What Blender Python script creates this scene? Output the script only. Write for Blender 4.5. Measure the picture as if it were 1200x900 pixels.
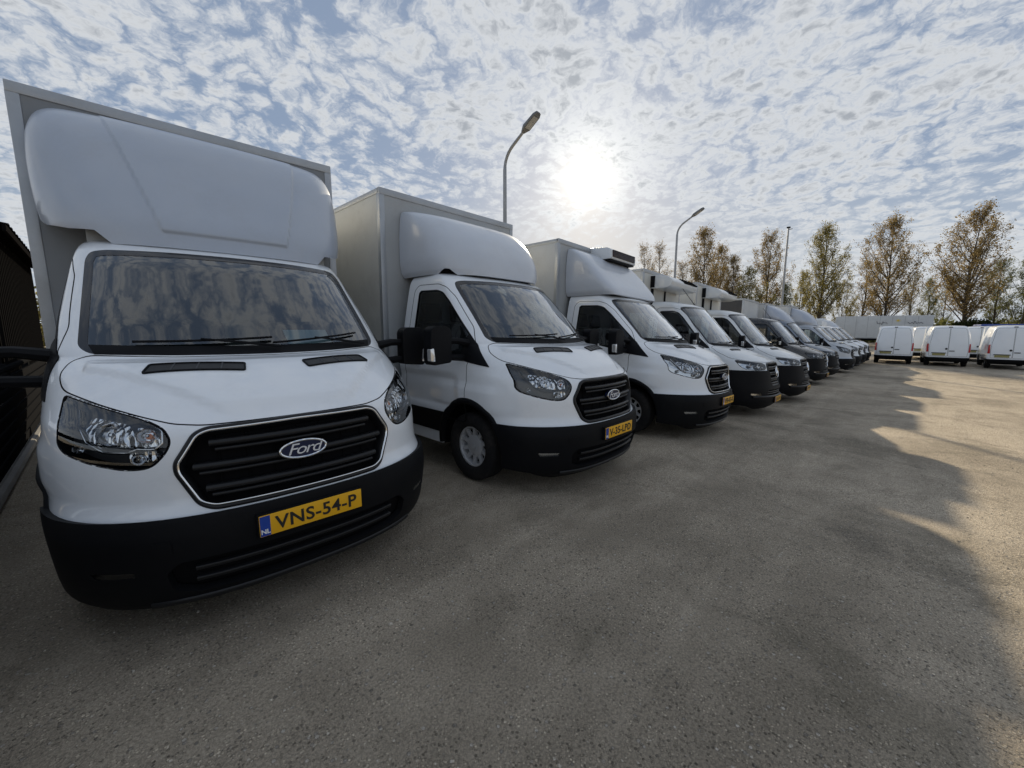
import bpy, bmesh, math, random
import numpy as np
from mathutils import Vector, Matrix
from mathutils.geometry import delaunay_2d_cdt
R = math.radians
rng = np.random.default_rng(7)
random.seed(7)
for o in list(bpy.data.objects): bpy.data.objects.remove(o)
sc = bpy.context.scene
col = sc.collection

# ------------------------------------------------------------------ camera
cam_d = bpy.data.cameras.new('camera'); cam = bpy.data.objects.new('camera', cam_d); col.objects.link(cam)
cam.location = (0, 0, 1.54); cam.rotation_euler = (R(82), 0, R(-46.4))
cam_d.sensor_width = 36; cam_d.lens = 464/1200*36; cam_d.clip_start = .05; cam_d.clip_end = 3000
sc.camera = cam

# ------------------------------------------------------------------ sun, sky, exposure
SUN_EL, SUN_AZ = R(19.2), R(33.7)              # azimuth counted from +X towards +Y
SUN = Vector((math.cos(SUN_EL)*math.cos(SUN_AZ), math.cos(SUN_EL)*math.sin(SUN_AZ), math.sin(SUN_EL)))
sl = bpy.data.lights.new('sun', 'SUN'); sun = bpy.data.objects.new('sun', sl); col.objects.link(sun)
sl.energy = 5.0; sl.angle = R(0.7); sl.color = (1.0, .84, .60)
sun.rotation_euler = SUN.to_track_quat('Z', 'Y').to_euler()
world = bpy.data.worlds.new('World'); sc.world = world; world.use_nodes = True
world.cycles.sampling_method = 'MANUAL'; world.cycles.sample_map_resolution = 512
sc.view_settings.view_transform = 'Standard'; sc.view_settings.look = 'None'
sc.view_settings.exposure = 0.48; sc.view_settings.gamma = 1; sc.view_settings.use_curve_mapping = False
sc.cycles.use_denoising = True
sc.cycles.max_bounces = 5; sc.cycles.diffuse_bounces = 3; sc.cycles.glossy_bounces = 3; sc.cycles.transparent_max_bounces = 12
sc.cycles.use_adaptive_sampling = True; sc.cycles.adaptive_threshold = .015
sc.cycles.sample_clamp_indirect = 6

class NT:
    """small helper round a node tree"""
    def __init__(s, tree): s.t = tree; s.n = tree.nodes; s.l = tree.links
    def node(s, typ, ins=None, **kw):
        n = s.n.new(typ)
        for k, v in kw.items(): setattr(n, k, v)
        for k, v in (ins or {}).items(): s.set(n.inputs[k], v)
        return n
    def set(s, sock, v):
        if isinstance(v, bpy.types.NodeSocket): s.l.new(v, sock)
        elif isinstance(v, bpy.types.Node): s.l.new(v.outputs[0], sock)
        else: sock.default_value = v
    def math(s, op, a, b=0.0, c=0.0, clamp=False):
        n = s.n.new('ShaderNodeMath'); n.operation = op; n.use_clamp = clamp
        for i, v in enumerate((a, b, c)): s.set(n.inputs[i], v)
        return n.outputs[0]
    def vmath(s, op, a, b=(0, 0, 0), out=0):
        n = s.n.new('ShaderNodeVectorMath'); n.operation = op
        s.set(n.inputs[0], a); s.set(n.inputs[1], b)
        return n.outputs[out]
    def scale(s, a, k):
        n = s.n.new('ShaderNodeVectorMath'); n.operation = 'SCALE'
        s.set(n.inputs[0], a); s.set(n.inputs['Scale'], k)
        return n.outputs[0]
    def ramp(s, fac, a, b, interp='SMOOTHSTEP', lo=0.0, hi=1.0):
        n = s.n.new('ShaderNodeMapRange'); n.interpolation_type = interp
        for k, v in (('Value', fac), ('From Min', a), ('From Max', b), ('To Min', lo), ('To Max', hi)): s.set(n.inputs[k], v)
        return n.outputs[0]
    def mix(s, fac, a, b):
        n = s.n.new('ShaderNodeMix'); n.data_type = 'RGBA'
        s.set(n.inputs[0], fac); s.set(n.inputs[6], a); s.set(n.inputs[7], b)
        return n.outputs[2]
    def noise(s, vec, scale, detail=4, rough=.55, dist=0.0, out=0):
        n = s.node('ShaderNodeTexNoise', {'Scale': scale, 'Detail': detail, 'Roughness': rough, 'Distortion': dist})
        if vec is not None: s.l.new(vec, n.inputs['Vector'])
        return n.outputs[out]

w = NT(world.node_tree); w.n.clear()
sky = w.node('ShaderNodeTexSky', sky_type='NISHITA', sun_disc=False, sun_elevation=SUN_EL,
             sun_rotation=R(90) - SUN_AZ, altitude=0, air_density=1.0, dust_density=1.2, ozone_density=1.5)
tc = w.node('ShaderNodeTexCoord')
dirv = w.vmath('NORMALIZE', tc.outputs['Generated'])
sep = w.node('ShaderNodeSeparateXYZ', {0: dirv})
zc = w.math('MAXIMUM', sep.outputs[2], 0.0)
den = w.math('ADD', zc, 0.22)
pl = w.node('ShaderNodeCombineXYZ', {0: w.math('DIVIDE', sep.outputs[0], den), 1: w.math('DIVIDE', sep.outputs[1], den), 2: 4.1})
pl = pl.outputs[0]
big = w.noise(pl, 0.7, 2, .5, .3)
mid = w.noise(pl, 2.6, 6, .62, .6)
warp = w.vmath('ADD', pl, w.scale(w.vmath('SUBTRACT', w.noise(pl, 3.0, 5, .6, 0.0, 1), (.5, .5, .5)), .30))
fine = w.noise(warp, 30.0, 6, .72, .3)
warp2 = w.vmath('ADD', warp, w.scale(w.vmath('SUBTRACT', w.noise(warp, 17.0, 4, .65, 0.0, 1), (.5, .5, .5)), .10))
vor = w.node('ShaderNodeTexVoronoi', {'Vector': warp2, 'Scale': 16.0, 'Randomness': 1.0}, feature='F1').outputs['Distance']
puff = w.math('SUBTRACT', .42, vor)
cover = w.math('ADD', w.math('MULTIPLY', w.math('SUBTRACT', big, .45), 1.7), w.math('MULTIPLY', w.math('SUBTRACT', mid, .5), 1.3))
dens = w.math('ADD', cover, w.math('ADD', w.math('MULTIPLY', puff, .95), w.math('MULTIPLY', w.math('SUBTRACT', fine, .5), .66)))
mask = w.math('MULTIPLY', w.ramp(dens, -.36, .34), w.ramp(sep.outputs[2], -.02, .05))
cosd = w.math('MAXIMUM', w.vmath('DOT_PRODUCT', dirv, tuple(SUN), out=1), 0.0)
glow1 = w.math('POWER', cosd, 9.0)
glow2 = w.math('POWER', cosd, 110.0)
disc = w.math('ADD', w.math('POWER', cosd, 5200.0), w.math('MULTIPLY', w.math('POWER', cosd, 700.0), .055))
# thick cores are a little greyer than thin edges
core = w.ramp(dens, .12, .80)
cloudc = w.mix(core, (.66, .68, .70, 1), (.36, .385, .42, 1))
cl = w.scale(cloudc, w.math('ADD', .77, w.math('ADD', w.math('MULTIPLY', glow1, .02), w.math('MULTIPLY', glow2, .22))))
skyc = w.scale(sky.outputs[0], .038)
skyc = w.mix(.72, skyc, (.215, .28, .395, 1))
# pale veil low over the horizon
veil = w.ramp(sep.outputs[2], .34, .0)
skyc = w.mix(w.math('MULTIPLY', veil, .72), skyc, w.mix(glow1, (.42, .46, .50, 1), (.56, .53, .46, 1)))
m1 = w.mix(w.math('MULTIPLY', mask, .93), skyc, cl)
gl = w.scale((1.0, .92, .70), w.math('ADD', w.math('MULTIPLY', glow2, .10), w.math('MULTIPLY', disc, 7.0)))
tot = w.vmath('ADD', m1, gl)
bg = w.node('ShaderNodeBackground', {'Color': tot, 'Strength': 1.0})
w.l.new(bg.outputs[0], w.node('ShaderNodeOutputWorld').inputs[0])

# ------------------------------------------------------------------ materials
MATS = {}
def mat(name, base=(.5, .5, .5), rough=.5, metal=0.0, coat=0.0, spec=.5, var=0.0, vscale=3.0, bump=0.0, bscale=200.0, rvar=0.0, dirt=0.0):
    if name in MATS: return MATS[name]
    m = bpy.data.materials.new(name); m.use_nodes = True; MATS[name] = m
    t = NT(m.node_tree); b = t.n['Principled BSDF']
    b.inputs['Roughness'].default_value = rough; b.inputs['Metallic'].default_value = metal
    b.inputs['Coat Weight'].default_value = coat; b.inputs['Coat Roughness'].default_value = .04
    b.inputs['Specular IOR Level'].default_value = spec
    c = t.node('ShaderNodeRGB').outputs[0]; c.default_value = (*base, 1)
    tcn = t.node('ShaderNodeTexCoord').outputs['Object']
    if var:
        n = t.noise(tcn, vscale, 5, .6)
        c = t.mix(t.ramp(n, .3, .7, 'LINEAR'), tuple(x*(1-var) for x in base)+(1,), tuple(min(1, x*(1+var)) for x in base)+(1,))
    if dirt:
        n = t.noise(tcn, 2.3, 8, .7); n2 = t.noise(tcn, 38, 4, .7)
        f = t.math('MULTIPLY', t.ramp(t.math('ADD', n, t.math('MULTIPLY', n2, .35)), .62, .95), dirt)
        c = t.mix(f, c, (.23, .2, .165, 1))
        t.set(b.inputs['Roughness'], t.math('ADD', rough, t.math('MULTIPLY', f, .5)))
    elif rvar:
        t.set(b.inputs['Roughness'], t.ramp(t.noise(tcn, 6, 5, .6), .3, .7, 'LINEAR', rough-rvar, rough+rvar))
    t.set(b.inputs['Base Color'], c)
    if bump:
        bn = t.node('ShaderNodeBump', {'Strength': bump, 'Distance': .002, 'Height': t.noise(tcn, bscale, 3, .6)})
        t.l.new(bn.outputs[0], b.inputs['Normal'])
    return m
def thin_glass(name, tint, refl=1.0, rough=0.0, base=.0):
    m = bpy.data.materials.new(name); m.use_nodes = True; MATS[name] = m
    t = NT(m.node_tree); t.n.clear()
    fr = t.node('ShaderNodeFresnel', {'IOR': 1.5}).outputs[0]
    f = t.math('ADD', t.math('MULTIPLY', fr, refl), base, clamp=True)
    tr = t.node('ShaderNodeBsdfTransparent', {'Color': (*tint, 1)}).outputs[0]
    gl = t.node('ShaderNodeBsdfGlossy', {'Color': (.96, .98, 1, 1), 'Roughness': rough}).outputs[0]
    mx = t.node('ShaderNodeMixShader', {0: f, 1: tr, 2: gl}).outputs[0]
    t.l.new(mx, t.node('ShaderNodeOutputMaterial').inputs[0])
    return m
WHITE = mat('white_paint', (.80, .83, .86), .28, coat=.8, dirt=.09)
WHITE2 = mat('greyish_white_paint', (.66, .69, .71), .3, coat=.6, dirt=.10)
SILVER = mat('silver_paint', (.40, .43, .47), .32, metal=.5, coat=.7, dirt=.12)
DGREY = mat('dark_grey_paint', (.06, .065, .075), .3, metal=.3, coat=.8, dirt=.1)
BLACKP = mat('black_paint', (.015, .016, .019), .25, coat=.8, dirt=.12)
PLASTIC = mat('black_plastic', (.0045, .005, .0065), .55, spec=.14, bump=.2, bscale=900, dirt=.012)
GRILLEM = mat('grille_plastic', (.008, .0085, .010), .36, spec=.35, rvar=.08)
SEAM = mat('panel_gap_dark', (.005, .005, .006), .9, spec=.1)
RUBBER = mat('tyre_rubber', (.011, .011, .012), .85, spec=.2, bump=.3, bscale=300, dirt=.10)
RIMM = mat('wheel_silver', (.52, .53, .55), .38, metal=.35, dirt=.2)
CHROME = mat('chrome', (.78, .79, .8), .09, metal=1.0)
CHROME2 = mat('reflector_chrome', (.62, .63, .65), .13, metal=1.0)
ALU = mat('box_aluminium', (.40, .42, .44), .42, metal=.55, var=.08, dirt=.15)
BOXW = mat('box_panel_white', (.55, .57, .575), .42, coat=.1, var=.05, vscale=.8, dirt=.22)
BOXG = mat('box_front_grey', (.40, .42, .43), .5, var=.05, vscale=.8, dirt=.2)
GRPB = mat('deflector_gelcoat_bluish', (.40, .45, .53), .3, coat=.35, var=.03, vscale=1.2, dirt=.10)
BOXC = mat('box_panel_cream', (.60, .60, .56), .45, var=.05, vscale=.8, dirt=.2)
TARP = mat('dark_tarpaulin', (.035, .037, .042), .55, bump=.4, bscale=30, dirt=.2)
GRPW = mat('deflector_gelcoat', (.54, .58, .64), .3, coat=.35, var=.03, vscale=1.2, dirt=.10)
GRPS = mat('deflector_silver', (.42, .46, .53), .32, metal=.3, coat=.5, dirt=.1)
FRIT = mat('black_glass_border', (.014, .014, .016), .16, coat=.3)
LINER = mat('cab_lining', (.16, .16, .155), .85, var=.1)
INNER = mat('cab_plastic', (.03, .031, .034), .7, bump=.2, bscale=400)
SEATM = mat('seat_fabric', (.02, .021, .024), .9, bump=.5, bscale=500)
CREAM = mat('bulkhead_grey', (.20, .205, .205), .7)
PAPER = mat('paper_blue_white', (.68, .80, .86), .8)
YELLOW = mat('plate_yellow', (.80, .42, .008), .38, var=.03, dirt=.06)
INK = mat('plate_ink', (.012, .012, .012), .5)
EUBLUE = mat('plate_blue', (.008, .05, .32), .4)
WHITEI = mat('white_print', (.8, .8, .8), .4)
OVALB = mat('emblem_blue', (.006, .012, .045), .3, spec=.25)
LAMPD = mat('lamp_housing_dark', (.02, .021, .024), .3, coat=.3)
LAMPG = mat('lamp_housing_grey', (.055, .058, .065), .3, metal=.5)
AMBER = mat('amber_bulb', (.65, .16, .02), .25, coat=.5)
REDL = mat('red_lamp', (.42, .012, .012), .18, coat=.8)
STEEL = mat('galvanised_steel', (.30, .31, .32), .45, metal=.7, var=.12, vscale=6)
DSTEEL = mat('dark_steel', (.010, .0105, .012), .6, metal=.0, spec=0.0)
SHEDM = mat('dark_corrugated_sheet', (.006, .006, .0065), .9, spec=0.0)
BLUET = mat('blue_paint', (.015, .06, .30), .35, coat=.5)
MIRRG = mat('mirror_glass', (.7, .7, .7), .03, metal=1.0)
GLASS = thin_glass('windscreen_glass', (.44, .52, .52), 2.5, .0, .0)
SGLASS = thin_glass('side_glass', (.66, .70, .70), 1.2)
def faceted(name):
    m = bpy.data.materials.new(name); m.use_nodes = True; MATS[name] = m; t = NT(m.node_tree); b = t.n['Principled BSDF']
    b.inputs['Base Color'].default_value = (.72, .73, .75, 1); b.inputs['Metallic'].default_value = 1; b.inputs['Roughness'].default_value = .12
    mp = t.node('ShaderNodeMapping', {'Vector': t.node('ShaderNodeTexCoord').outputs['Object'], 'Scale': (38, 38, 17)})
    vo = t.node('ShaderNodeTexVoronoi', {'Vector': mp.outputs[0], 'Scale': 1.0, 'Randomness': .75})
    t.l.new(t.node('ShaderNodeBump', {'Strength': .75, 'Distance': .02, 'Height': vo.outputs['Distance']}).outputs[0], b.inputs['Normal']); return m
FACET = faceted('faceted_reflector')
LENS = thin_glass('lamp_lens', (.93, .95, .96), 1.5, .01)

# ------------------------------------------------------------------ object helpers
def tag(o, label=None, cat=None, group=None, kind=None):
    for k, v in (('label', label), ('category', cat), ('group', group), ('kind', kind)):
        if v: o[k] = v
    return o
def link(name, me, parent=None, m=None):
    o = bpy.data.objects.new(name, me); col.objects.link(o)
    if parent: o.parent = parent
    if m is not None and me is not None:
        if len(me.materials) == 0: me.materials.append(m)
        elif me.materials[0] is not m:
            o.material_slots[0].link = 'OBJECT'; o.material_slots[0].material = m
    return o
def empty(name, loc=(0, 0, 0), rz=0, label=None, cat=None, group=None, kind=None):
    o = bpy.data.objects.new(name, None); col.objects.link(o); o.empty_display_size = .2
    o.location = loc; o.rotation_euler = (0, 0, rz)
    return tag(o, label, cat, group, kind)
def mesh_of(name, V, F, normals=None, angle=35):
    me = bpy.data.meshes.new(name)
    me.from_pydata([tuple(map(float, v)) for v in V], [], [tuple(map(int, f)) for f in F])
    me.polygons.foreach_set('use_smooth', [True]*len(me.polygons))
    if normals is not None: me.normals_split_custom_set_from_vertices([tuple(map(float, n)) for n in normals])
    elif angle: me.set_sharp_from_angle(angle=R(angle))
    me.update()
    return me
class MB:
    """collects simple shapes into one mesh"""
    def __init__(s): s.V = []; s.F = []
    def add(s, V, F):
        k = len(s.V); s.V += [tuple(v) for v in V]; s.F += [tuple(i+k for i in f) for f in F]; return s
    def box(s, x0, x1, y0, y1, z0, z1, M=None):
        V = [Vector((x, y, z)) for z in (z0, z1) for y in (y0, y1) for x in (x0, x1)]
        if M is not None: V = [M @ v for v in V]
        return s.add(V, [(0, 2, 3, 1), (4, 5, 7, 6), (0, 1, 5, 4), (2, 6, 7, 3), (0, 4, 6, 2), (1, 3, 7, 5)])
    def tube(s, pts, r, seg=8, caps=True, flat=None):
        pts = [Vector(p) for p in pts]; n = len(pts)
        rr = r if hasattr(r, '__len__') else [r]*n
        ref = None; V = []
        for i, p in enumerate(pts):
            t = (pts[min(i+1, n-1)] - pts[max(i-1, 0)]).normalized()
            if ref is None: ref = Vector((0, 0, 1)) if abs(t.z) < .9 else Vector((1, 0, 0))
            a = t.cross(ref).normalized(); b = a.cross(t).normalized(); ref = b
            for k in range(seg):
                q = 2*math.pi*k/seg
                V.append(p + (a*math.cos(q)*(flat or 1) + b*math.sin(q))*rr[i])
        F = [(i*seg+k, i*seg+(k+1) % seg, (i+1)*seg+(k+1) % seg, (i+1)*seg+k) for i in range(n-1) for k in range(seg)]
        if caps: F += [tuple(range(seg))[::-1], tuple((n-1)*seg+k for k in range(seg))]
        return s.add(V, F)
    def lathe(s, prof, seg=32, M=None, close=False):
        """profile of (radius, along) turned round the X axis"""
        V = []
        for r, a in prof:
            for k in range(seg):
                q = 2*math.pi*k/seg; v = Vector((a, r*math.cos(q), r*math.sin(q)))
                V.append(M @ v if M is not None else v)
        n = len(prof); rows = n if close else n-1
        F = [(i*seg+k, ((i+1) % n)*seg+k, ((i+1) % n)*seg+(k+1) % seg, i*seg+(k+1) % seg) for i in range(rows) for k in range(seg)]
        return s.add(V, F)
    def prism(s, poly, d0, d1, axis='y'):
        """2D polygon pushed along an axis; 'y': poly is (x,z); 'x': (y,z); 'z': (x,y)"""
        f = {'y': lambda p, d: (p[0], d, p[1]), 'x': lambda p, d: (d, p[0], p[1]), 'z': lambda p, d: (p[0], p[1], d)}[axis]
        n = len(poly); V = [f(p, d0) for p in poly] + [f(p, d1) for p in poly]
        return s.add(V, [tuple(range(n)), tuple(range(2*n-1, n-1, -1))] + [(i, i+n, (i+1) % n+n, (i+1) % n) for i in range(n)])
    def mesh(s, name, bevel=0, seg=2, angle=35):
        bm = bmesh.new(); vs = [bm.verts.new(v) for v in s.V]
        for f in s.F:
            try: bm.faces.new([vs[i] for i in f])
            except ValueError: pass
        bmesh.ops.recalc_face_normals(bm, faces=bm.faces)
        if bevel: bmesh.ops.bevel(bm, geom=list(bm.edges), offset=bevel, segments=seg, affect='EDGES', profile=.6, clamp_overlap=True)
        me = bpy.data.meshes.new(name); bm.to_mesh(me); bm.free()
        me.polygons.foreach_set('use_smooth', [True]*len(me.polygons)); me.set_sharp_from_angle(angle=R(angle))
        return me
    def build(s, name, m, parent=None, bevel=0, seg=2, angle=35): return link(name, s.mesh(name, bevel, seg, angle), parent, m)
CACHE = {}
def cached(key, fn):
    if key not in CACHE: CACHE[key] = fn()
    return CACHE[key]

def text_mesh(name, body, size, shear=0.0, depth=.0012, spacing=1.0, bold=0.0):
    cu = bpy.data.curves.new(name, 'FONT'); cu.body = body; cu.size = size; cu.align_x = 'CENTER'; cu.align_y = 'CENTER'
    cu.extrude = depth; cu.shear = shear; cu.space_character = spacing; cu.offset = bold; cu.resolution_u = 4
    ob = bpy.data.objects.new(name, cu); col.objects.link(ob)
    me = bpy.data.meshes.new_from_object(ob.evaluated_get(bpy.context.evaluated_depsgraph_get()))
    bpy.data.objects.remove(ob); bpy.data.curves.remove(cu)
    me.materials.clear()
    return me

# ------------------------------------------------------------------ lofted skins
def pchip(x, y):
    x = np.asarray(x, float); y = np.asarray(y, float); h = np.diff(x); d = np.diff(y)/h
    m = np.zeros_like(y); m[0] = d[0]; m[-1] = d[-1]
    for i in range(1, len(x)-1):
        if d[i-1]*d[i] > 0:
            w1 = 2*h[i]+h[i-1]; w2 = h[i]+2*h[i-1]; m[i] = (w1+w2)/(w1/d[i-1]+w2/d[i])
    def f(q):
        q = np.clip(q, x[0], x[-1]); i = np.clip(np.searchsorted(x, q)-1, 0, len(h)-1)
        t = (q-x[i])/h[i]
        return ((1+2*t)*(1-t)**2*y[i] + t*(1-t)**2*h[i]*m[i] + t*t*(3-2*t)*y[i+1] + t*t*(t-1)*h[i]*m[i+1])
    return f
class Surf:
    """rows of nearly horizontal curves: each row runs from the nose (u=0) round the corner (u=1) and along the side to the back (u=2)"""
    def __init__(s, nodes, yb, bump=None):
        a = np.array(nodes, float); s.yb = yb; s.bump = bump
        v = np.concatenate([[0], np.cumsum(np.hypot(np.diff(a[:, 0]), np.diff(a[:, 1])))])
        s.vmax = v[-1]; s.f = [pchip(v, a[:, k]) for k in range(5)]
        s.tv = np.linspace(0, v[-1], 4000); s.tz = s.f[0](s.tv)
    def v(s, z): return np.interp(z, s.tz, s.tv)
    def row(s, v):
        z, yp, W, D, n = (f(v) for f in s.f)
        return z, yp, W, np.minimum(D, s.yb-.002-yp), n
    def P(s, uv, raw=False):
        uv = np.asarray(uv, float); u = uv[:, 0]; a = np.abs(u); z, yp, W, D, n = s.row(uv[:, 1])
        th = np.clip(a, 0, 1)*math.pi/2
        x = W*np.sin(th)**(2/n); y = yp+D*(1-np.maximum(np.cos(th), 0)**(2/n))
        y = np.where(a > 1, yp+D+(a-1)*(s.yb-yp-D), y)
        P = np.stack([x*np.sign(u), y, z], 1)
        if s.bump is not None and not raw: P = P+s.bump(P, u)
        return P
    def N(s, uv):
        uv = np.asarray(uv, float); e = 2e-3
        du = s.P(uv+[e, 0])-s.P(uv-[e, 0]); dv = s.P(uv+[0, e])-s.P(uv-[0, e])
        # at the profile ends fall back to one-sided differences through clipping in pchip
        n = np.cross(du, dv); L = np.linalg.norm(n, axis=1, keepdims=True); n = n/np.maximum(L, 1e-12)
        return n
    def front(s, pts):
        p = np.asarray(pts, float); v = s.v(p[:, 1]); z, yp, W, D, n = s.row(v)
        th = np.arcsin(np.clip(np.abs(p[:, 0])/W, 0, 1)**(n/2))
        return np.stack([np.sign(p[:, 0])*th/(math.pi/2), v], 1)
    def side(s, pts, sg):
        p = np.asarray(pts, float); v = s.v(p[:, 1]); z, yp, W, D, n = s.row(v)
        c = np.clip(1-(p[:, 0]-yp)/D, 0, 1)**(n/2); th = np.arccos(c)/(math.pi/2)
        a = np.where(p[:, 0] > yp+D, 1+(p[:, 0]-yp-D)/np.maximum(s.yb-yp-D, 1e-6), th)
        return np.stack([sg*a, v], 1)
    def top(s, pts):
        out = []
        for x, y in pts:
            lo, hi = s.tz[0], s.tz[-1]
            for _ in range(40):
                m = (lo+hi)/2; z, yp, W, D, n = s.row(np.array([s.v(m)]))
                r = min(abs(x)/W[0], 1); yy = yp[0]+D[0]*(1-(1-r**n[0])**(1/n[0]))
                if yy < y: lo = m
                else: hi = m
            out.append((x, lo))
        return s.front(out)

def densify(p, step, closed=True):
    p = [np.array(q, float) for q in p]; out = []
    for i in range(len(p) if closed else len(p)-1):
        a, b = p[i], p[(i+1) % len(p)]; k = max(1, int(math.ceil(np.linalg.norm(b-a)/step)))
        out += [a+(b-a)*j/k for j in range(k)]
    if not closed: out.append(p[-1])
    return np.array(out)
def rounded(p, r, seg=5):
    p = [np.array(q, float) for q in p]; n = len(p); out = []
    rr = r if hasattr(r, '__len__') else [r]*n
    for i in range(n):
        a, b, c = p[i-1], p[i], p[(i+1) % n]; la = np.linalg.norm(a-b); lc = np.linalg.norm(c-b)
        q = min(rr[i], la*.45, lc*.45)
        if q < 1e-4: out.append(b); continue
        s0 = b+(a-b)/la*q; s1 = b+(c-b)/lc*q
        for k in range(seg+1):
            t = k/seg; out.append((1-t)**2*s0+2*t*(1-t)*b+t*t*s1)
    return np.array(out)
def inset(p, d):
    """move a closed 2D outline inwards by d"""
    p = np.asarray(p, float); a = np.roll(p, 1, 0); c = np.roll(p, -1, 0)
    area = np.sum(p[:, 0]*c[:, 1]-c[:, 0]*p[:, 1])
    e1 = p-a; e2 = c-p; e1 /= np.maximum(np.linalg.norm(e1, axis=1, keepdims=True), 1e-9); e2 /= np.maximum(np.linalg.norm(e2, axis=1, keepdims=True), 1e-9)
    t = e1+e2; t /= np.maximum(np.linalg.norm(t, axis=1, keepdims=True), 1e-9)
    n = np.stack([-t[:, 1], t[:, 0]], 1)*(1 if area > 0 else -1)
    cosv = np.maximum((e1*t).sum(1, keepdims=True), .5)
    return p+n*d/cosv
def mirror2(p): q = np.asarray(p, float)*[-1, 1]; return q[::-1]
def pip(pts, poly):
    pts = np.asarray(pts, float); poly = np.asarray(poly, float)
    x, y = pts[:, 0], pts[:, 1]; r = np.zeros(len(pts), bool); j = len(poly)-1
    for i in range(len(poly)):
        xi, yi = poly[i]; xj, yj = poly[j]
        c = ((yi > y) != (yj > y))
        if c.any(): r ^= c & (x < (xj-xi)*(y-yi)/((yj-yi) if yj != yi else 1e-12)+xi)
        j = i
    return r
def patch(surf, outer, holes=(), step=(.05, .05), off=0.0, skirt=0.0, name='patch', anchors=()):
    """triangulated piece of a skin: outline and holes in (u, v), pushed out by off, its rim turned in by skirt"""
    outer = np.asarray(outer, float); loops = [outer]+[np.asarray(h, float) for h in holes]
    lo, hi = outer.min(0), outer.max(0)
    gu = np.arange(math.ceil(lo[0]/step[0])*step[0], hi[0], step[0]); gv = np.arange(lo[1]+step[1]*.5, hi[1], step[1])
    if len(anchors): gu = np.array([g for g in anchors if lo[0] < g < hi[0]])
    G = np.array([(a, b) for a in gu for b in gv]) if len(gu) and len(gv) else np.zeros((0, 2))
    if len(G):
        k = pip(G, outer)
        for h in loops[1:]: k &= ~pip(G, h)
        G = G[k]
    allp = []; edges = []
    for L in loops:
        b = len(allp); allp += [tuple(q) for q in L]; edges += [(b+i, b+(i+1) % len(L)) for i in range(len(L))]
    allp += [tuple(q) for q in G]
    V, E, F, *_ = delaunay_2d_cdt([Vector(q) for q in allp], edges, [], 0, 1e-7)
    V = np.array([tuple(q) for q in V]); F = [f for f in F]
    c = np.array([V[list(f)].mean(0) for f in F]); k = pip(c, outer)
    for h in loops[1:]: k &= ~pip(c, h)
    F = [tuple(f) for f, q in zip(F, k) if q]
    used = sorted({i for f in F for i in f}); mp = {i: j for j, i in enumerate(used)}
    V = V[used]; F = [tuple(mp[i] for i in f) for f in F]
    N = surf.N(V); P = surf.P(V)
    cen = np.array([0, surf.yb, (surf.tz[0]+surf.tz[-1])/2])
    if np.median(((P-cen)*N).sum(1)) < 0: N = -N
    P = P+N*off
    # face winding along the normals
    F2 = []
    for f in F:
        g = np.cross(P[f[1]]-P[f[0]], P[f[2]]-P[f[0]])
        F2.append(f if g@N[f[0]] >= 0 else f[::-1])
    F = F2
    if skirt:
        cnt = {}
        for f in F:
            for i in range(len(f)):
                e = (f[i], f[(i+1) % len(f)]); cnt[e] = 1
        bd = [e for e in cnt if (e[1], e[0]) not in cnt]
        nP = [tuple(q) for q in P]; nN = [tuple(q) for q in N]
        for a, b in bd:
            t = P[b]-P[a]; sn = np.cross(t, N[a]); sn = sn/max(np.linalg.norm(sn), 1e-9)
            k0 = len(nP); nP += [tuple(P[a]), tuple(P[b]), tuple(P[b]-N[b]*skirt), tuple(P[a]-N[a]*skirt)]; nN += [tuple(sn)]*4
            F.append((k0+1, k0, k0+3, k0+2))
        P, N = nP, nN
    return mesh_of(name, P, F, N)
def sweep(P, N, prof, closed=True, name='strip'):
    """profile of (sideways, outwards) carried along a 3D line lying on a skin"""
    P = np.asarray(P, float); N = np.asarray(N, float); n = len(P)
    if closed: T = np.roll(P, -1, 0)-np.roll(P, 1, 0)
    else: T = np.gradient(P, axis=0)
    T /= np.maximum(np.linalg.norm(T, axis=1, keepdims=True), 1e-9)
    B = np.cross(T, N); B /= np.maximum(np.linalg.norm(B, axis=1, keepdims=True), 1e-9)
    m = len(prof); V = []
    for i in range(n):
        for a, b in prof: V.append(P[i]+B[i]*a+N[i]*b)
    F = []
    for i in range(n if closed else n-1):
        j = (i+1) % n
        for k in range(m): F.append((i*m+k, i*m+(k+1) % m, j*m+(k+1) % m, j*m+k))
    if not closed: F += [tuple(range(m))[::-1], tuple((n-1)*m+k for k in range(m))]
    b = MB(); b.add(V, F); return b.mesh(name, angle=50)
def strip(surf, uv, wdt, h0, h1, closed=True, name='strip', bev=.3):
    uv = np.asarray(uv, float); P = surf.P(uv); N = surf.N(uv)
    cen = np.array([0, surf.yb, (surf.tz[0]+surf.tz[-1])/2])
    if np.median(((P-cen)*N).sum(1)) < 0: N = -N
    q = wdt/2; e = bev*min(q, (h1-h0))
    return sweep(P, N, [(-q, h0), (q, h0), (q, h1-e), (q-e, h1), (-q+e, h1), (-q, h1-e)], closed, name)

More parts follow.
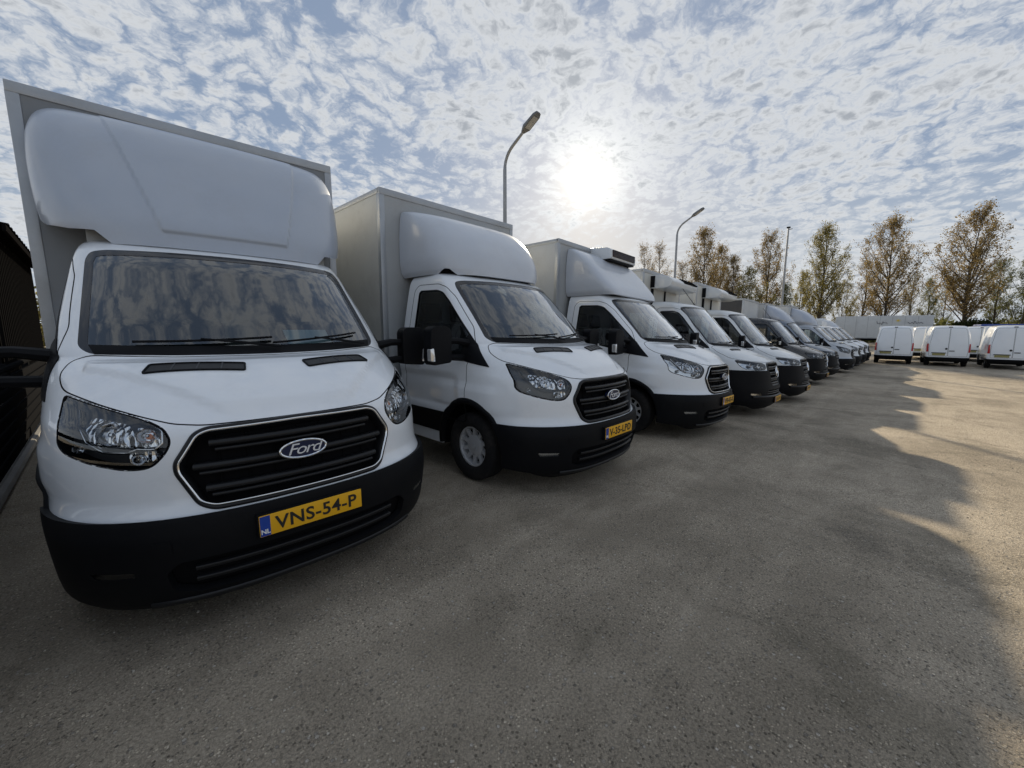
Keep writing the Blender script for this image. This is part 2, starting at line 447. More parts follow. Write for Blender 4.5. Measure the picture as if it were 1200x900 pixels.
# ------------------------------------------------------------------ ground
def ground_material():
    m = bpy.data.materials.new('gravelly_asphalt'); m.use_nodes = True; t = NT(m.node_tree); b = t.n['Principled BSDF']
    p = t.node('ShaderNodeTexCoord').outputs['Object']
    big = t.noise(p, .30, 5, .60, .4); mid = t.noise(p, 1.7, 7, .66, .3); fine = t.noise(p, 85, 4, .7); grit = t.noise(p, 240, 3, .7)
    # wheel-swept streaks along the row
    mp = t.node('ShaderNodeMapping', {'Vector': p, 'Rotation': (0, 0, R(-8)), 'Scale': (.16, 1.5, 1)}); trk = t.noise(mp.outputs[0], 1.0, 5, .6, .6)
    f = t.math('ADD', t.math('MULTIPLY', big, .40), t.math('ADD', t.math('MULTIPLY', mid, .30), t.math('MULTIPLY', trk, .30)))
    c = t.mix(t.ramp(f, .38, .62), (.275, .234, .178, 1), (.50, .43, .335, 1))
    moss = t.math('MULTIPLY', t.ramp(t.noise(p, .75, 9, .72, .6), .53, .64), .5)
    c = t.mix(moss, c, (.17, .148, .108, 1))
    oil = t.math('MULTIPLY', t.ramp(t.noise(p, .42, 8, .75, .9), .61, .70), .35)
    c = t.mix(oil, c, (.10, .09, .075, 1))
    # stones bedded in the surface, more of them where the binder has worn away
    worn = t.ramp(t.noise(p, 1.1, 6, .65), .30, .56)
    vo = t.node('ShaderNodeTexVoronoi', {'Scale': 78.0, 'Vector': p}, feature='F1'); sepc = t.node('ShaderNodeSeparateColor', {0: vo.outputs['Color']})
    vo2 = t.node('ShaderNodeTexVoronoi', {'Scale': 34.0, 'Vector': p}, feature='F1'); sep2 = t.node('ShaderNodeSeparateColor', {0: vo2.outputs['Color']})
    st = t.ramp(vo.outputs['Distance'], .50, .34); st2 = t.math('MULTIPLY', t.ramp(vo2.outputs['Distance'], .30, .22), t.ramp(sep2.outputs[0], .72, .76))
    tone = t.ramp(sepc.outputs[1], 0, 1, 'LINEAR', .30, 2.1)
    stf = t.math('MULTIPLY', st, t.math('MULTIPLY', t.ramp(sepc.outputs[0], .35, .5), worn))
    c = t.mix(t.math('MULTIPLY', stf, .9), c, t.scale(c, tone))
    c = t.mix(t.math('MULTIPLY', st2, .8), c, t.mix(sep2.outputs[1], (.15, .135, .115, 1), (.66, .60, .52, 1)))
    c = t.mix(t.ramp(fine, .40, .60), t.scale(c, .80), t.scale(c, 1.18))
    c = t.mix(t.ramp(grit, .62, .42, lo=0, hi=.45), c, t.scale(c, .45))
    t.set(b.inputs['Base Color'], c)
    t.set(b.inputs['Roughness'], t.ramp(mid, .3, .7, 'LINEAR', .8, .95))
    b.inputs['Specular IOR Level'].default_value = .3
    h = t.math('ADD', t.math('MULTIPLY', mid, .35), t.math('ADD', t.math('MULTIPLY', fine, .10), t.math('ADD', t.math('MULTIPLY', t.math('ADD', stf, st2), .10), t.math('MULTIPLY', grit, .04))))
    bn = t.node('ShaderNodeBump', {'Strength': 1.0, 'Distance': .07, 'Height': h}); t.l.new(bn.outputs[0], b.inputs['Normal'])
    return m
_gz = pchip([-600, 3.0, 4.5, 6.7, 9.3, 12.1, 17.3, 24, 32, 60, 700], [0, 0, -.02, -.08, -.18, -.26, -.37, -.46, -.52, -.60, -.60])
def gz(x): return float(_gz(np.array([x]))[0])
gm = MB(); S_ = 600
gxs = [-600, -50, 0, 3]+list(np.arange(3.5, 33, .75))+[35, 40, 50, 60, 80, 700]
gm.add([(x, y, gz(x)) for x in gxs for y in (-S_, S_)], [(2*i, 2*i+2, 2*i+3, 2*i+1) for i in range(len(gxs)-1)])
tag(gm.build('ground', ground_material()), 'grey brown gravelly asphalt yard the vans stand on', None, None, 'structure')
# loose chippings near the camera
def chippings():
    n = 9000; V = []; F = []
    oc = np.array([(1, 0, 0), (-1, 0, 0), (0, 1, 0), (0, -1, 0), (0, 0, 1), (0, 0, -1)], float); of = [(0, 2, 4), (2, 1, 4), (1, 3, 4), (3, 0, 4), (2, 0, 5), (1, 2, 5), (3, 1, 5), (0, 3, 5)]
    ax = np.array([math.cos(R(43.6)), math.sin(R(43.6))]); rt = np.array([ax[1], -ax[0]])
    k = 0
    while k < n:
        d = .5+8.5*rng.random()**1.5; r = (rng.random()*2-1)*(d*1.35+.3); p = ax*d+rt*r
        if math.sin(p[0]*2.1+1.3*math.sin(p[1]*1.7))+math.sin(p[1]*3.1+p[0]*.8) < rng.normal(.1, .9): continue
        sz = .0025+.0055*rng.random()**3*(2.2 if rng.random() < .02 else 1)
        q = oc*sz*(1+.5*rng.standard_normal((6, 1)).clip(-1, 1))*[1, .8, .6]; a = rng.random()*6.28
        q = np.stack([q[:, 0]*math.cos(a)-q[:, 1]*math.sin(a), q[:, 0]*math.sin(a)+q[:, 1]*math.cos(a), q[:, 2]], 1)+[p[0], p[1], gz(p[0])+sz*.3]
        b = len(V); V += q.tolist(); F += [tuple(i+b for i in f) for f in of]; k += 1
    return mesh_of('loose_chippings', V, F, angle=20)
tag(link('loose_chippings', chippings(), None, mat('chipping_stone', (.38, .34, .28), .85, var=.7, vscale=40)), 'small loose stone chippings scattered over the yard surface', None, None, 'stuff')

# ------------------------------------------------------------------ vehicles
def frame_at(surf, uv, off=0.0):
    P = surf.P(np.array([uv]))[0]; N = surf.N(np.array([uv]))[0]
    cen = np.array([0, surf.yb, (surf.tz[0]+surf.tz[-1])/2])
    if (P-cen)@N < 0: N = -N
    x = Vector(N); y = Vector((0, 0, 1)).cross(x).normalized(); z = x.cross(y)
    M = Matrix((x, y, z)).transposed().to_4x4(); M.translation = Vector(P)+x*off
    return M
def ellipse(cx, cy, a, b, n=32): return [(cx+a*math.cos(2*math.pi*k/n), cy+b*math.sin(2*math.pi*k/n)) for k in range(n)]
def arc_pts(cy, cz, r, a0, a1, n=40): return [(cy+r*math.cos(R(a0+(a1-a0)*k/n)), cz+r*math.sin(R(a0+(a1-a0)*k/n))) for k in range(n+1)]

def smooth(x): x = np.clip(x, 0, 1); return x*x*(3-2*x)
def hood_bump(P, u):
    x = np.abs(P[:, 0]); y = P[:, 1]; z = P[:, 2]
    xr = .26+.55*np.clip((y-.1)/.65, 0, 1)
    k = smooth((z-1.085)/.06)*smooth((1.37-z)/.05)
    d = .030*smooth((xr+.02-x)/.035)*k
    fl = .020*smooth((z-.70)/.08)*smooth((1.02-z)/.1)*smooth((y-.55)/.25)*smooth((1.75-y)/.3)   # flare round the arch
    out = np.zeros_like(P); out[:, 2] = d; hol = .022*smooth((1.10-z)/.10)*smooth((z-.68)/.06)*smooth((y-1.13-.25*np.clip(z-.7, 0, .4))/.12)
    out[:, 0] = (fl-hol)*np.sign(P[:, 0])
    return out
TRANSIT = dict(
    key='t', yb=2.32, split=.655, bump=hood_bump,
    nodes=[(.17, .15, .95, .82, 2.6), (.24, .06, .985, .85, 2.6), (.40, .012, 1.0, .86, 2.6), (.55, .0, 1.01, .86, 2.6), (.64, .004, 1.015, .88, 2.5),
           (.72, .03, 1.015, .90, 2.4), (.90, .05, 1.015, .90, 2.4), (1.02, .07, 1.01, .90, 2.4), (1.07, .098, 1.008, .89, 2.4), (1.115, .155, 1.005, .88, 2.4),
           (1.20, .28, .998, .80, 2.35), (1.30, .47, .985, .66, 2.2), (1.355, .63, .972, .52, 2.1), (1.38, .71, .966, .44, 2.0), (1.42, .755, .957, .40, 2.0),
           (1.60, .93, .925, .37, 2.0), (1.85, 1.18, .88, .35, 2.0), (2.0, 1.335, .85, .33, 2.0), (2.06, 1.41, .833, .32, 2.1), (2.11, 1.51, .805, .28, 2.2),
           (2.15, 1.68, .76, .24, 2.4), (2.175, 1.9, .68, .2, 2.6), (2.19, 2.28, .5, .03, 3)],
    ws=[(0, 1.378), (.45, 1.383), (.80, 1.40), (.845, 1.44), (.79, 1.98), (.765, 2.035), (.70, 2.052), (.35, 2.063), (0, 2.066)],
    window=[(.79, 1.168), (1.15, 1.51), (1.49, 1.82), (1.63, 1.925), (1.74, 1.955), (2.06, 1.965), (2.095, 1.94), (2.10, 1.37), (2.07, 1.345), (1.70, 1.33), (1.40, 1.275), (1.10, 1.205)],
    mirror_base=[(.79, 1.168), (1.13, 1.49), (1.20, 1.225), (1.10, 1.205)],
    door=[(1.10, .60), (1.085, 1.0), (1.09, 1.19), (.98, 1.30), (1.12, 1.545), (1.45, 1.87), (1.60, 1.98), (1.74, 2.02), (2.12, 2.03), (2.19, 1.97), (2.21, 1.3), (2.20, .60)],
    hl=[(.89, 1.215), (.76, 1.165), (.62, 1.112), (.555, 1.07), (.535, 1.01), (.56, .955), (.615, .892), (.70, .888), (.82, .92), (.905, .962), (.925, 1.0), (.915, 1.10)],
    hlr=[.02, .3, .06, .05, .04, .05, .04, .1, .2, .03, .03, .03],
    bowls=[(.745, 1.055, .050), (.620, 1.045, .034)], low=[(.66, .935, .026), (.86, .985, .022)],
    panels=[[(.665, .985), (.83, 1.01), (.845, 1.07), (.81, 1.135), (.675, 1.105)], [(.575, .995), (.65, .985), (.655, 1.10), (.60, 1.075)], [(.585, .925), (.70, .91), (.70, .965), (.60, .97)]],
    grille=[(.0, .672), (.405, .672), (.46, .70), (.53, .86), (.53, .905), (.45, 1.035), (.40, 1.055), (.0, 1.062)],
    bars=[(.985, .40), (.875, .47), (.765, .43)],
    hood=[(0, 1.070), (.41, 1.070), (.52, 1.085), (.62, 1.118), (.76, 1.171), (.90, 1.232), (.915, 1.30), (.875, 1.362), (.80, 1.392), (.45, 1.375), (0, 1.370)],
    vents=[[(.155, .49), (.565, .60), (.60, .53), (.17, .415)]],
    intake=[(0, .27), (.50, .275), (.58, .31), (.60, .40), (.55, .45), (0, .455)], fog=[(.70, .43), (.70, .40), (.83, .395), (.85, .43)],
    arch=(1.06, .355, .455), wheel=.345, plate=.55, mirror=(1.19, 1.425, 1.08, 1.20, 1.19, 1.55), wipers=[(.10, -.62), (.72, .06)])
SPRINTER = dict(
    key='s', yb=2.32, split=.90, bump=None,
    nodes=[(.17, .14, .92, .75, 2.5), (.24, .05, .96, .78, 2.5), (.36, .0, .985, .80, 2.5), (.50, .0, 1.0, .80, 2.5), (.66, .02, 1.01, .80, 2.5),
           (.86, .045, 1.01, .80, 2.5), (1.0, .075, 1.005, .80, 2.5), (1.06, .12, 1.0, .80, 2.5), (1.12, .22, .995, .76, 2.4),
           (1.22, .45, .985, .62, 2.3), (1.30, .68, .975, .50, 2.2), (1.335, .80, .968, .42, 2.1), (1.37, .845, .96, .40, 2.0), (1.60, 1.04, .93, .38, 2.0),
           (1.90, 1.30, .885, .36, 2.0), (2.10, 1.475, .85, .34, 2.0), (2.18, 1.56, .83, .32, 2.1), (2.23, 1.68, .79, .28, 2.2), (2.27, 1.9, .72, .2, 2.5), (2.29, 2.28, .5, .03, 3)],
    ws=[(0, 1.335), (.45, 1.34), (.80, 1.355), (.85, 1.39), (.81, 2.06), (.785, 2.13), (.70, 2.15), (.35, 2.165), (0, 2.168)],
    window=[(1.02, 1.30), (1.30, 1.56), (1.60, 1.92), (1.70, 2.02), (1.82, 2.06), (2.08, 2.06), (2.12, 2.03), (2.12, 1.36), (2.09, 1.33), (1.70, 1.31), (1.30, 1.29)],
    mirror_base=[(1.02, 1.30), (1.20, 1.46), (1.24, 1.29)],
    door=[(1.14, .86), (1.12, 1.2), (1.0, 1.27), (1.27, 1.60), (1.56, 1.97), (1.68, 2.08), (1.80, 2.12), (2.14, 2.13), (2.20, 2.07), (2.22, 1.3), (2.21, .86)],
    hl=[(.90, 1.09), (.75, 1.06), (.58, 1.045), (.50, 1.02), (.49, .95), (.53, .915), (.75, .905), (.90, .93), (.935, 1.0), (.93, 1.08)],
    hlr=[.03, .2, .1, .04, .03, .03, .1, .06, .03, .03],
    bowls=[(.66, .975, .05), (.80, .99, .045)], low=[(.57, .96, .025)],
    grille=[(.0, .60), (.30, .60), (.36, .64), (.46, .98), (.44, 1.025), (.38, 1.04), (.0, 1.045)],
    bars=[(.96, .40), (.85, .37), (.74, .34), (.655, .32)],
    hood=[(0, 1.058), (.40, 1.055), (.60, 1.062), (.78, 1.078), (.93, 1.115), (.945, 1.24), (.90, 1.315), (.80, 1.347), (.45, 1.332), (0, 1.328)],
    vents=[[(.30, .66), (.62, .74), (.66, .69), (.34, .61)]],
    intake=[(0, .42), (.40, .425), (.52, .45), (.50, .53), (0, .535)], fog=[(.66, .47), (.66, .43), (.82, .43), (.84, .47)],
    arch=(1.05, .355, .45), wheel=.345, plate=.34, mirror=(1.03, 1.20, 1.20, 1.32, 1.30, 1.60), wipers=[(.10, -.62), (.72, .06)])

def full(half):
    """half outline on the +x side starting and ending on the centre line -> closed symmetric outline"""
    h = [tuple(map(float, p)) for p in half]
    m = [(-x, z) for x, z in h[::-1] if abs(x) > 1e-6]
    return np.array(h+m)

def wheel_meshes(r):
    def tyre():
        w2 = .105; b = MB()
        prof = [(r*.60, -w2*.8), (r*.66, -w2), (r*.80, -w2*1.06), (r*.93, -w2), (r*.985, -w2*.86), (r, -w2*.6), (r, w2*.6), (r*.985, w2*.86), (r*.93, w2), (r*.80, w2*1.06), (r*.66, w2), (r*.60, w2*.8)]
        b.lathe(prof, 56, close=True)
        for g in (-.45, -.15, .15, .45): b.lathe([(r+.0015, w2*(g-.09)), (r+.0015, w2*(g+.09))], 56)
        return b.mesh('tyre', angle=50)
    def rim():
        b = MB(); ro = r*.61
        b.lathe([(ro, -.06), (ro+.006, .058), (ro-.004, .074), (ro-.020, .072), (ro-.028, .05), (ro-.03, -.06)], 48)
        # centre dish, ten spokes
        b.lathe([(0, .052), (.05, .055), (.085, .052), (.115, .040), (.118, .02)], 40)
        for k in range(10):
            a = 2*math.pi*k/10; M = Matrix.Rotation(a, 4, 'X')
            V = []
            for rr, hw, d in ((.105, .026, .042), (.150, .017, .05), (ro-.015, .024, .058)):
                V += [M @ Vector((d, -hw, rr)), M @ Vector((d, hw, rr)), M @ Vector((d-.03, hw, rr)), M @ Vector((d-.03, -hw, rr))]
            b.add(V, [(i*4+j, i*4+(j+1) % 4, (i+1)*4+(j+1) % 4, (i+1)*4+j) for i in range(2) for j in range(4)])
        b.lathe([(.03, .058), (.032, .064), (0, .066)], 24)
        return b.mesh('rim', angle=40)
    def back():
        b = MB(); b.lathe([(0, -.02), (r*.60, -.02)], 32); return b.mesh('brake_disc')
    return tyre, rim, back
def add_wheel(root, x, y, r, sg):
    ty, ri, ba = wheel_meshes(r)
    e = bpy.data.objects.new('wheel', None); col.objects.link(e); e.parent = root; e.location = (x, y, r)
    if sg < 0: e.rotation_euler = (0, 0, math.pi)
    link('tyre', cached(('tyre', r), ty), e, RUBBER); link('rim', cached(('rim', r), ri), e, RIMM); link('brake_disc', cached(('bd', r), ba), e, DSTEEL)
    return e

SURFS = {}
def cab(root, S, paint, plate_text=None, hl_style='dark', chrome_ring=False, bumper_mat=None, res=1.0, interior=True, emblem='oval', yb=None, mirror=True, plate=True, window_rear=True, hatch=None):
    key = (S['key'], yb or S['yb']); yb = key[1]
    if key not in SURFS: SURFS[key] = Surf(S['nodes'], yb, S['bump'])
    sf = SURFS[key]; st = (.055*res, .035*res); K = lambda *a: key+(res,)+a
    bumper_mat = bumper_mat or PLASTIC
    vs = float(sf.v(S['split'])); vm = sf.vmax-.001
    ws = sf.front(densify(rounded(full(S['ws']), .05), .03)); 
    wsi = sf.front(densify(inset(rounded(full(S['ws']), .05), .038), .03))
    win2 = densify(rounded(S['window'], .035), .03); door2 = densify(rounded(S['door'], .04), .03)
    hl2 = densify(rounded(S['hl'], S['hlr']), .02)
    gr2 = densify(rounded(full(S['grille']), .03), .02); hood2 = densify(rounded(full(S['hood']), .03), .03)
    win = {s: sf.side(win2, s) for s in (1, -1)}; door = {s: sf.side(door2, s) for s in (1, -1)}
    hl = {1: sf.front(hl2), -1: sf.front(mirror2(hl2))}; gr = sf.front(gr2); hood = sf.front(hood2)
    ay, az, ar = S['arch']
    arch2 = np.array(arc_pts(ay, az, ar, 0, 360, 60)[:-1]); arch2 = np.maximum(arch2, [-9, sf.tz[0]+.002]); arch = {s: sf.side(arch2, s) for s in (1, -1)}
    rect = densify([(-2, vs), (2, vs), (2, vm), (-2, vm)], .05)
    # painted shell, hood, doors
    shell = link('cab_shell', cached(K('shell'), lambda: patch(sf, rect, [ws, door[1], door[-1], hl[1], hl[-1], gr, hood, arch[1], arch[-1]], st, name='cab_shell')), root, paint)
    hd = link('hood', cached(K('hood'), lambda: patch(sf, hood, [], (.022*res, .022*res), name='hood')), root, paint)
    link('panel_gap', cached(K('hoodgap'), lambda: strip(sf, hood, .007, -.01, .0012, True, 'panel_gap')), hd, SEAM)
    for vi, vp in enumerate(S['vents']):
        for s in (1, -1):
            def mk(vp=vp, s=s):
                uv = sf.top(densify(rounded([(s*x, y) for x, y in vp], .012), .02)); return patch(sf, uv, [], (.05, .02), .004, .006, 'air_vent')
            def fr(vp=vp, s=s):
                uv = sf.top(densify(rounded([(s*x, y) for x, y in vp], .012), .02)); return strip(sf, uv, .010, -.002, .009, True, 'vent_frame')
            av = link('air_vent', cached(K('vent', vi, s), mk), hd, GRILLEM); link('vent_frame', cached(K('ventf', vi, s), fr), av, PLASTIC)
            if res <= 1:
                p = np.array(vp)
                for k in range(1, 4):
                    def rib(k=k, p=p, s=s):
                        a = p[0]+(p[1]-p[0])*k/4; c = p[3]+(p[2]-p[3])*k/4
                        P = sf.P(sf.top([(s*a[0], a[1]), (s*c[0], c[1])])); return MB().tube([P[0]+[0, 0, .005], P[1]+[0, 0, .005]], .004, 5).mesh('vent_rib')
                    link('vent_rib', cached(K('ventr', vi, s, k), rib), av, LAMPG)
    for s in (1, -1):
        dr = link('door', cached(K('door', s), lambda: patch(sf, door[s], [win[s], arch[s], densify([(s*.3, -1), (s*2.2, -1), (s*2.2, vs), (s*.3, vs)][::s], .05)], st, name='door')), root, paint)
        link('panel_gap', cached(K('doorgap', s), lambda: strip(sf, door[s], .007, -.01, .0012, True, 'panel_gap')), dr, SEAM)
        wi = sf.side(densify(inset(rounded(S['window'], .035), .016), .03), s)
        link('window_seal', cached(K('seal', s), lambda: patch(sf, win[s], [wi], st, .002, .012, 'window_seal')), dr, PLASTIC)
        link('window', cached(K('win', s), lambda: patch(sf, wi, [], st, -.006, 0, 'window')), dr, SGLASS)
        link('mirror_base', cached(K('mbase', s), lambda: patch(sf, sf.side(densify(rounded(S['mirror_base'], .015), .03), s), [], st, .006, .02, 'mirror_base')), dr, PLASTIC)
        b = MB(); P = sf.P(sf.side([(2.02, 1.16)], s))[0]; b.box(P[0]-.004 if s > 0 else P[0]-.03, P[0]+.03 if s > 0 else P[0]+.004, P[1]-.11, P[1]+.09, P[2]-.02, P[2]+.02)
        b.build('door_handle', PLASTIC, dr, .012)
        # lower side: moulding and sill
        lowp = sf.side(densify([(1.15, .30), (yb-.01, .30), (yb-.01, S['split']), (1.15, S['split'])], .04), s)
        sm = link('side_moulding', cached(K('mould', s), lambda: patch(sf, lowp, [arch[s], sf.side(densify([(0.2, .29), (9, .29), (9, .43), (.2, .43)], .05).clip(max=[yb, 9]), s)], st, .012, .02, 'side_moulding')), root, bumper_mat)
        link('sill', cached(K('sill', s), lambda: patch(sf, sf.side(densify([(1.15, .30), (yb-.01, .30), (yb-.01, .43), (1.15, .43)], .04), s), [arch[s]], st, .0, .02, 'sill')), root, paint)
        # wheel arch trim and well
        ap = sf.side(np.array([(y, z) for y, z in arc_pts(ay, az, ar+.012, -5, 182, 44)]), s)
        link('arch_trim', cached(K('arch', s), lambda: strip(sf, ap, .062, -.03, .016, False, 'arch_trim', .5)), root, bumper_mat)
        def well(s=s):
            b = MB(); pts = arc_pts(ay, az, ar, -8, 188, 24); V = []
            for y, z in pts: V += [(s*.97, y, z), (s*.60, y, z)]
            b.add(V, [(2*i, 2*i+1, 2*i+3, 2*i+2) for i in range(len(pts)-1)])
            b.add([(s*.60, ay, az)]+[(s*.60, y, z) for y, z in pts], [(0, i, i+1) for i in range(1, len(pts))])
            return b.mesh('wheel_well')
        link('wheel_well', cached(K('well', s), well), root, SEAM)
        add_wheel(root, s*.885, ay, S['wheel'], s)
    # windscreen
    gl = link('windscreen', cached(K('ws'), lambda: patch(sf, wsi, [], st, -.003, 0, 'windscreen')), root, GLASS)
    link('windscreen_border', cached(K('frit'), lambda: patch(sf, ws, [wsi], st, -.001, .008, 'windscreen_border')), gl, FRIT)
    def cowl():
        z0, z1 = S['ws'][0][1]-.004, S['ws'][0][1]+.050
        p = [(x, z0+.004+.02*(abs(x)/.8)**2) for x in np.linspace(-.78, .78, 24)]+[(x, z1+.02*(abs(x)/.8)**2) for x in np.linspace(.80, -.80, 24)]
        return patch(sf, sf.front(p), [], (.06, .02), .004, .008, 'cowl')
    link('cowl', cached(K('cowl'), cowl), gl, PLASTIC)
    for wi_, (xa, xb) in enumerate(S['wipers']):
        def wip(xa=xa, xb=xb):
            z0 = S['ws'][0][1]+.02; b = MB()
            q = [(xa, z0), (xa+(xb-xa)*.3, z0+.03), (xb+(xa-xb)*.42, z0+.055)]
            P = [sf.P(sf.front([p]))[0]+np.array([0, -.02, .025]) for p in q]; b.tube(P, [.011, .009, .006], 6)
            zz = [(xb+(xa-xb)*k/8*.95, z0+.035+.035*k/8+.03*(abs(xb+(xa-xb)*k/8)/.8)**2) for k in range(9)]
            P2 = [sf.P(sf.front([p]))[0]+np.array([0, -.012, .014]) for p in zz]; b.tube(P2, .008, 6)
            return b.mesh('wiper')
        link('wiper', cached(K('wiper', wi_), wip), root, PLASTIC)
    # headlights
    for s in (1, -1):
        h = bpy.data.objects.new('headlight', None); col.objects.link(h); h.parent = root
        hm = {'dark': LAMPD, 'grey': LAMPG, 'chrome': CHROME2}[hl_style]
        link('housing', cached(K('hlh', s), lambda: patch(sf, hl[s], [], (.03, .03), -.055, 0, 'housing')), h, hm)
        link('bezel', cached(K('hlb', s), lambda: strip(sf, hl[s], .012, -.06, .0, True, 'bezel')), h, SEAM)
        def bowl(lst, s=s):
            b = MB()
            for x, z, r in lst:
                M = frame_at(sf, sf.front([(s*x, z)])[0], -.012)
                d = Vector((0, -1, .0)); xx = (Vector(M.col[0][:3])*.45+d*.55).normalized(); yy = Vector((0, 0, 1)).cross(xx).normalized(); zz = xx.cross(yy)
                M2 = Matrix((xx, yy, zz)).transposed().to_4x4(); M2.translation = M.translation
                b.lathe([(r*1.08, -.004), (r*1.02, .002), (r*.96, -.004), (r*.86, -r*.30), (r*.62, -r*.56), (r*.3, -r*.72), (0, -r*.76)], 20, M2)
                b.lathe([(r*.22, -r*.6), (r*.24, -r*.2), (r*.1, -r*.1), (0, -r*.1)], 10, M2)
            return b.mesh('reflector', angle=25)
        link('reflector', cached(K('bowl', s), lambda: bowl(S['bowls'])), h, CHROME2)
        for pi, pp_ in enumerate(S.get('panels', [])):
            uvp = sf.front(densify(rounded([(s*x, z) for x, z in (pp_ if s > 0 else pp_[::-1])], .022), .012))
            rp = link('reflector_panel', cached(K('rpan', pi, s), lambda: patch(sf, uvp, [], (.02, .02), -.030, .018, 'reflector_panel')), h, FACET)
        link('indicator', cached(K('bowll', s), lambda: bowl(S['low'])), h, CHROME2)
        if res <= 1:
            # light-guide line over and under the bowls
            def guide(s=s):
                a = [(x, z) for x, z, r in S['bowls']]; r = S['bowls'][0][2]
                (x0, z0), (x1, z1) = a[0], a[-1]
                p = [(x0+.10, z0+.10), (x0+.105, z0+.03), (x0+.085, z0-.04), (x0+.03, z0-.083), (x0-.05, z0-.088), (x0-.085, z0-.072), (x1-.02, z1-.068), (x1-.05, z1-.04), (x1-.055, z1+.02), (x1-.035, z1+.045)]
                return strip(sf, sf.front(densify([(s*x, z) for x, z in p], .01, False)), .011, -.04, -.008, False, 'light_guide')
            if S['key'] == 't': link('light_guide', cached(K('guide', s), guide), h, LAMPG if hl_style == 'dark' else CHROME2)
            b = MB(); M = frame_at(sf, sf.front([(s*S['bowls'][-1][0], S['bowls'][-1][1])])[0], -.04); b.lathe([(0, .0), (.012, .0), (.014, .012), (0, .022)], 10, M)
            b.build('bulb', AMBER, h)
        link('lens', cached(K('lens', s), lambda: patch(sf, sf.front(densify(inset(rounded(S['hl'] if s > 0 else mirror2(S['hl']), S['hlr'] if s > 0 else S['hlr'][::-1]), .006), .02)), [], (.03, .03), .001, 0, 'lens')), h, LENS)
    # grille
    g = bpy.data.objects.new('grille', None); col.objects.link(g); g.parent = root
    link('mesh_panel', cached(K('gback'), lambda: patch(sf, gr, [], st, -.065, 0, 'mesh_panel')), g, SEAM)
    link('surround', cached(K('gring'), lambda: strip(sf, sf.front(densify(inset(rounded(full(S['grille']), .03), .004), .02)), .030, -.07, .012, True, 'surround', .5)), g, GRILLEM)
    if chrome_ring: link('chrome_trim', cached(K('gchrome'), lambda: strip(sf, sf.front(densify(inset(rounded(full(S['grille']), .03), .012), .02)), .012, .0, .019, True, 'chrome_trim', .8)), g, CHROME)
    for bi, (z, hw) in enumerate(S['bars']):
        def bar(z=z, hw=hw):
            return strip(sf, sf.front([(x, z) for x in np.linspace(-hw, hw, 30)]), .034, -.05, .004, False, 'slat', .6)
        def bar2(z=z, hw=hw):
            return strip(sf, sf.front([(x, z-.034) for x in np.linspace(-hw+.02, hw-.02, 30)]), .020, -.05, -.008, False, 'slat', .6)
        link('slat', cached(K('bar', bi), bar), g, GRILLEM); link('slat', cached(K('barb', bi), bar2), g, GRILLEM)
    if res <= 1:
        for x in np.linspace(-.36, .36, 7):
            def rib(x=x):
                P = sf.P(sf.front([(x, z) for z in np.linspace(S['grille'][0][1]+.02, S['grille'][-1][1]-.02, 8)])); return MB().tube(P+np.array([0, .062, 0]), .005, 5).mesh('rib')
            link('rib', cached(K('ribs', round(x, 2)), rib), g, SEAM)
    y0 = float(sf.P(sf.front([(0., .9)]))[0][1])
    if emblem == 'oval':
        def rimm():
            b = MB(); n = 40; P = np.array([(.115*math.cos(2*math.pi*k/n), -.004, .046*math.sin(2*math.pi*k/n)) for k in range(n)])
            return sweep(P, np.tile([0, -1, 0], (n, 1)), [(-.005, -.012), (.005, -.012), (.005, .002), (0, .005), (-.005, .002)], True, 'emblem')
        em = link('emblem', cached(('oval',), lambda: MB().prism(ellipse(0, 0, .114, .045, 40), -.004, .03).mesh('emblem')), g, OVALB); em.location = (0, y0-.022, .893); em.rotation_euler = (R(-6), 0, 0)
        # keep to three levels: rim and lettering sit beside the oval under the grille
        for nm, me, mm, dy in (('emblem_rim', cached(('ovalr',), rimm), CHROME, 0), ('emblem_lettering', cached(('ovalt',), lambda: text_mesh('emblem_lettering', 'Ford', .088, .35, .001, .86)), mat('emblem_silver', (.62, .64, .67), .3, metal=.2), -.0055)):
            q = link(nm, me, g, mm); q.location = (0, y0-.022+dy, .893); q.rotation_euler = (R(-6), 0, 0)
            if nm == 'emblem_lettering': q.rotation_euler = (R(84), 0, 0); q.scale = (1.12, .95, 1)
    elif emblem == 'star':
        def star():
            b = MB(); n = 32; r = .10
            b.tube([(r*math.cos(2*math.pi*k/n), 0, r*math.sin(2*math.pi*k/n)) for k in range(n+1)], .009, 6)
            for k in range(3):
                a = R(90+120*k); c, s_ = math.cos(a), math.sin(a)
                b.add([(0, -.02, 0), (r*c, 0, r*s_), (.016*-s_, 0, .016*c), (.016*s_, 0, -.016*c)], [(0, 1, 2), (0, 3, 1)])
            return b.mesh('emblem', angle=20)
        q = link('emblem', cached(('star',), star), g, CHROME); q.location = (0, y0-.035, .86); q.rotation_euler = (R(-8), 0, 0)
    # bumper
    ua = float(sf.side([(ay+.06, .45)], 1)[0][0])
    inta = sf.front(densify(rounded(full(S['intake']), .02), .02))
    fog2 = densify(rounded(S['fog'], .015), .02); fog = {1: sf.front(fog2), -1: sf.front(mirror2(fog2))}
    cut = [inta, fog[1], fog[-1], arch[1], arch[-1]]
    if S['split'] > .8: cut += [gr, hl[1], hl[-1]]
    vb = vs-.001
    vr = float(sf.v(.27)); brect = densify([(-ua, vr), (-.62, float(sf.v(.235))), (-.42, .002), (.42, .002), (.62, float(sf.v(.235))), (ua, vr), (ua, vb), (-ua, vb)], .05)
    bp = link('front_bumper', cached(K('bumper'), lambda: patch(sf, brect, cut, st, .028, .04, 'front_bumper')), root, bumper_mat)
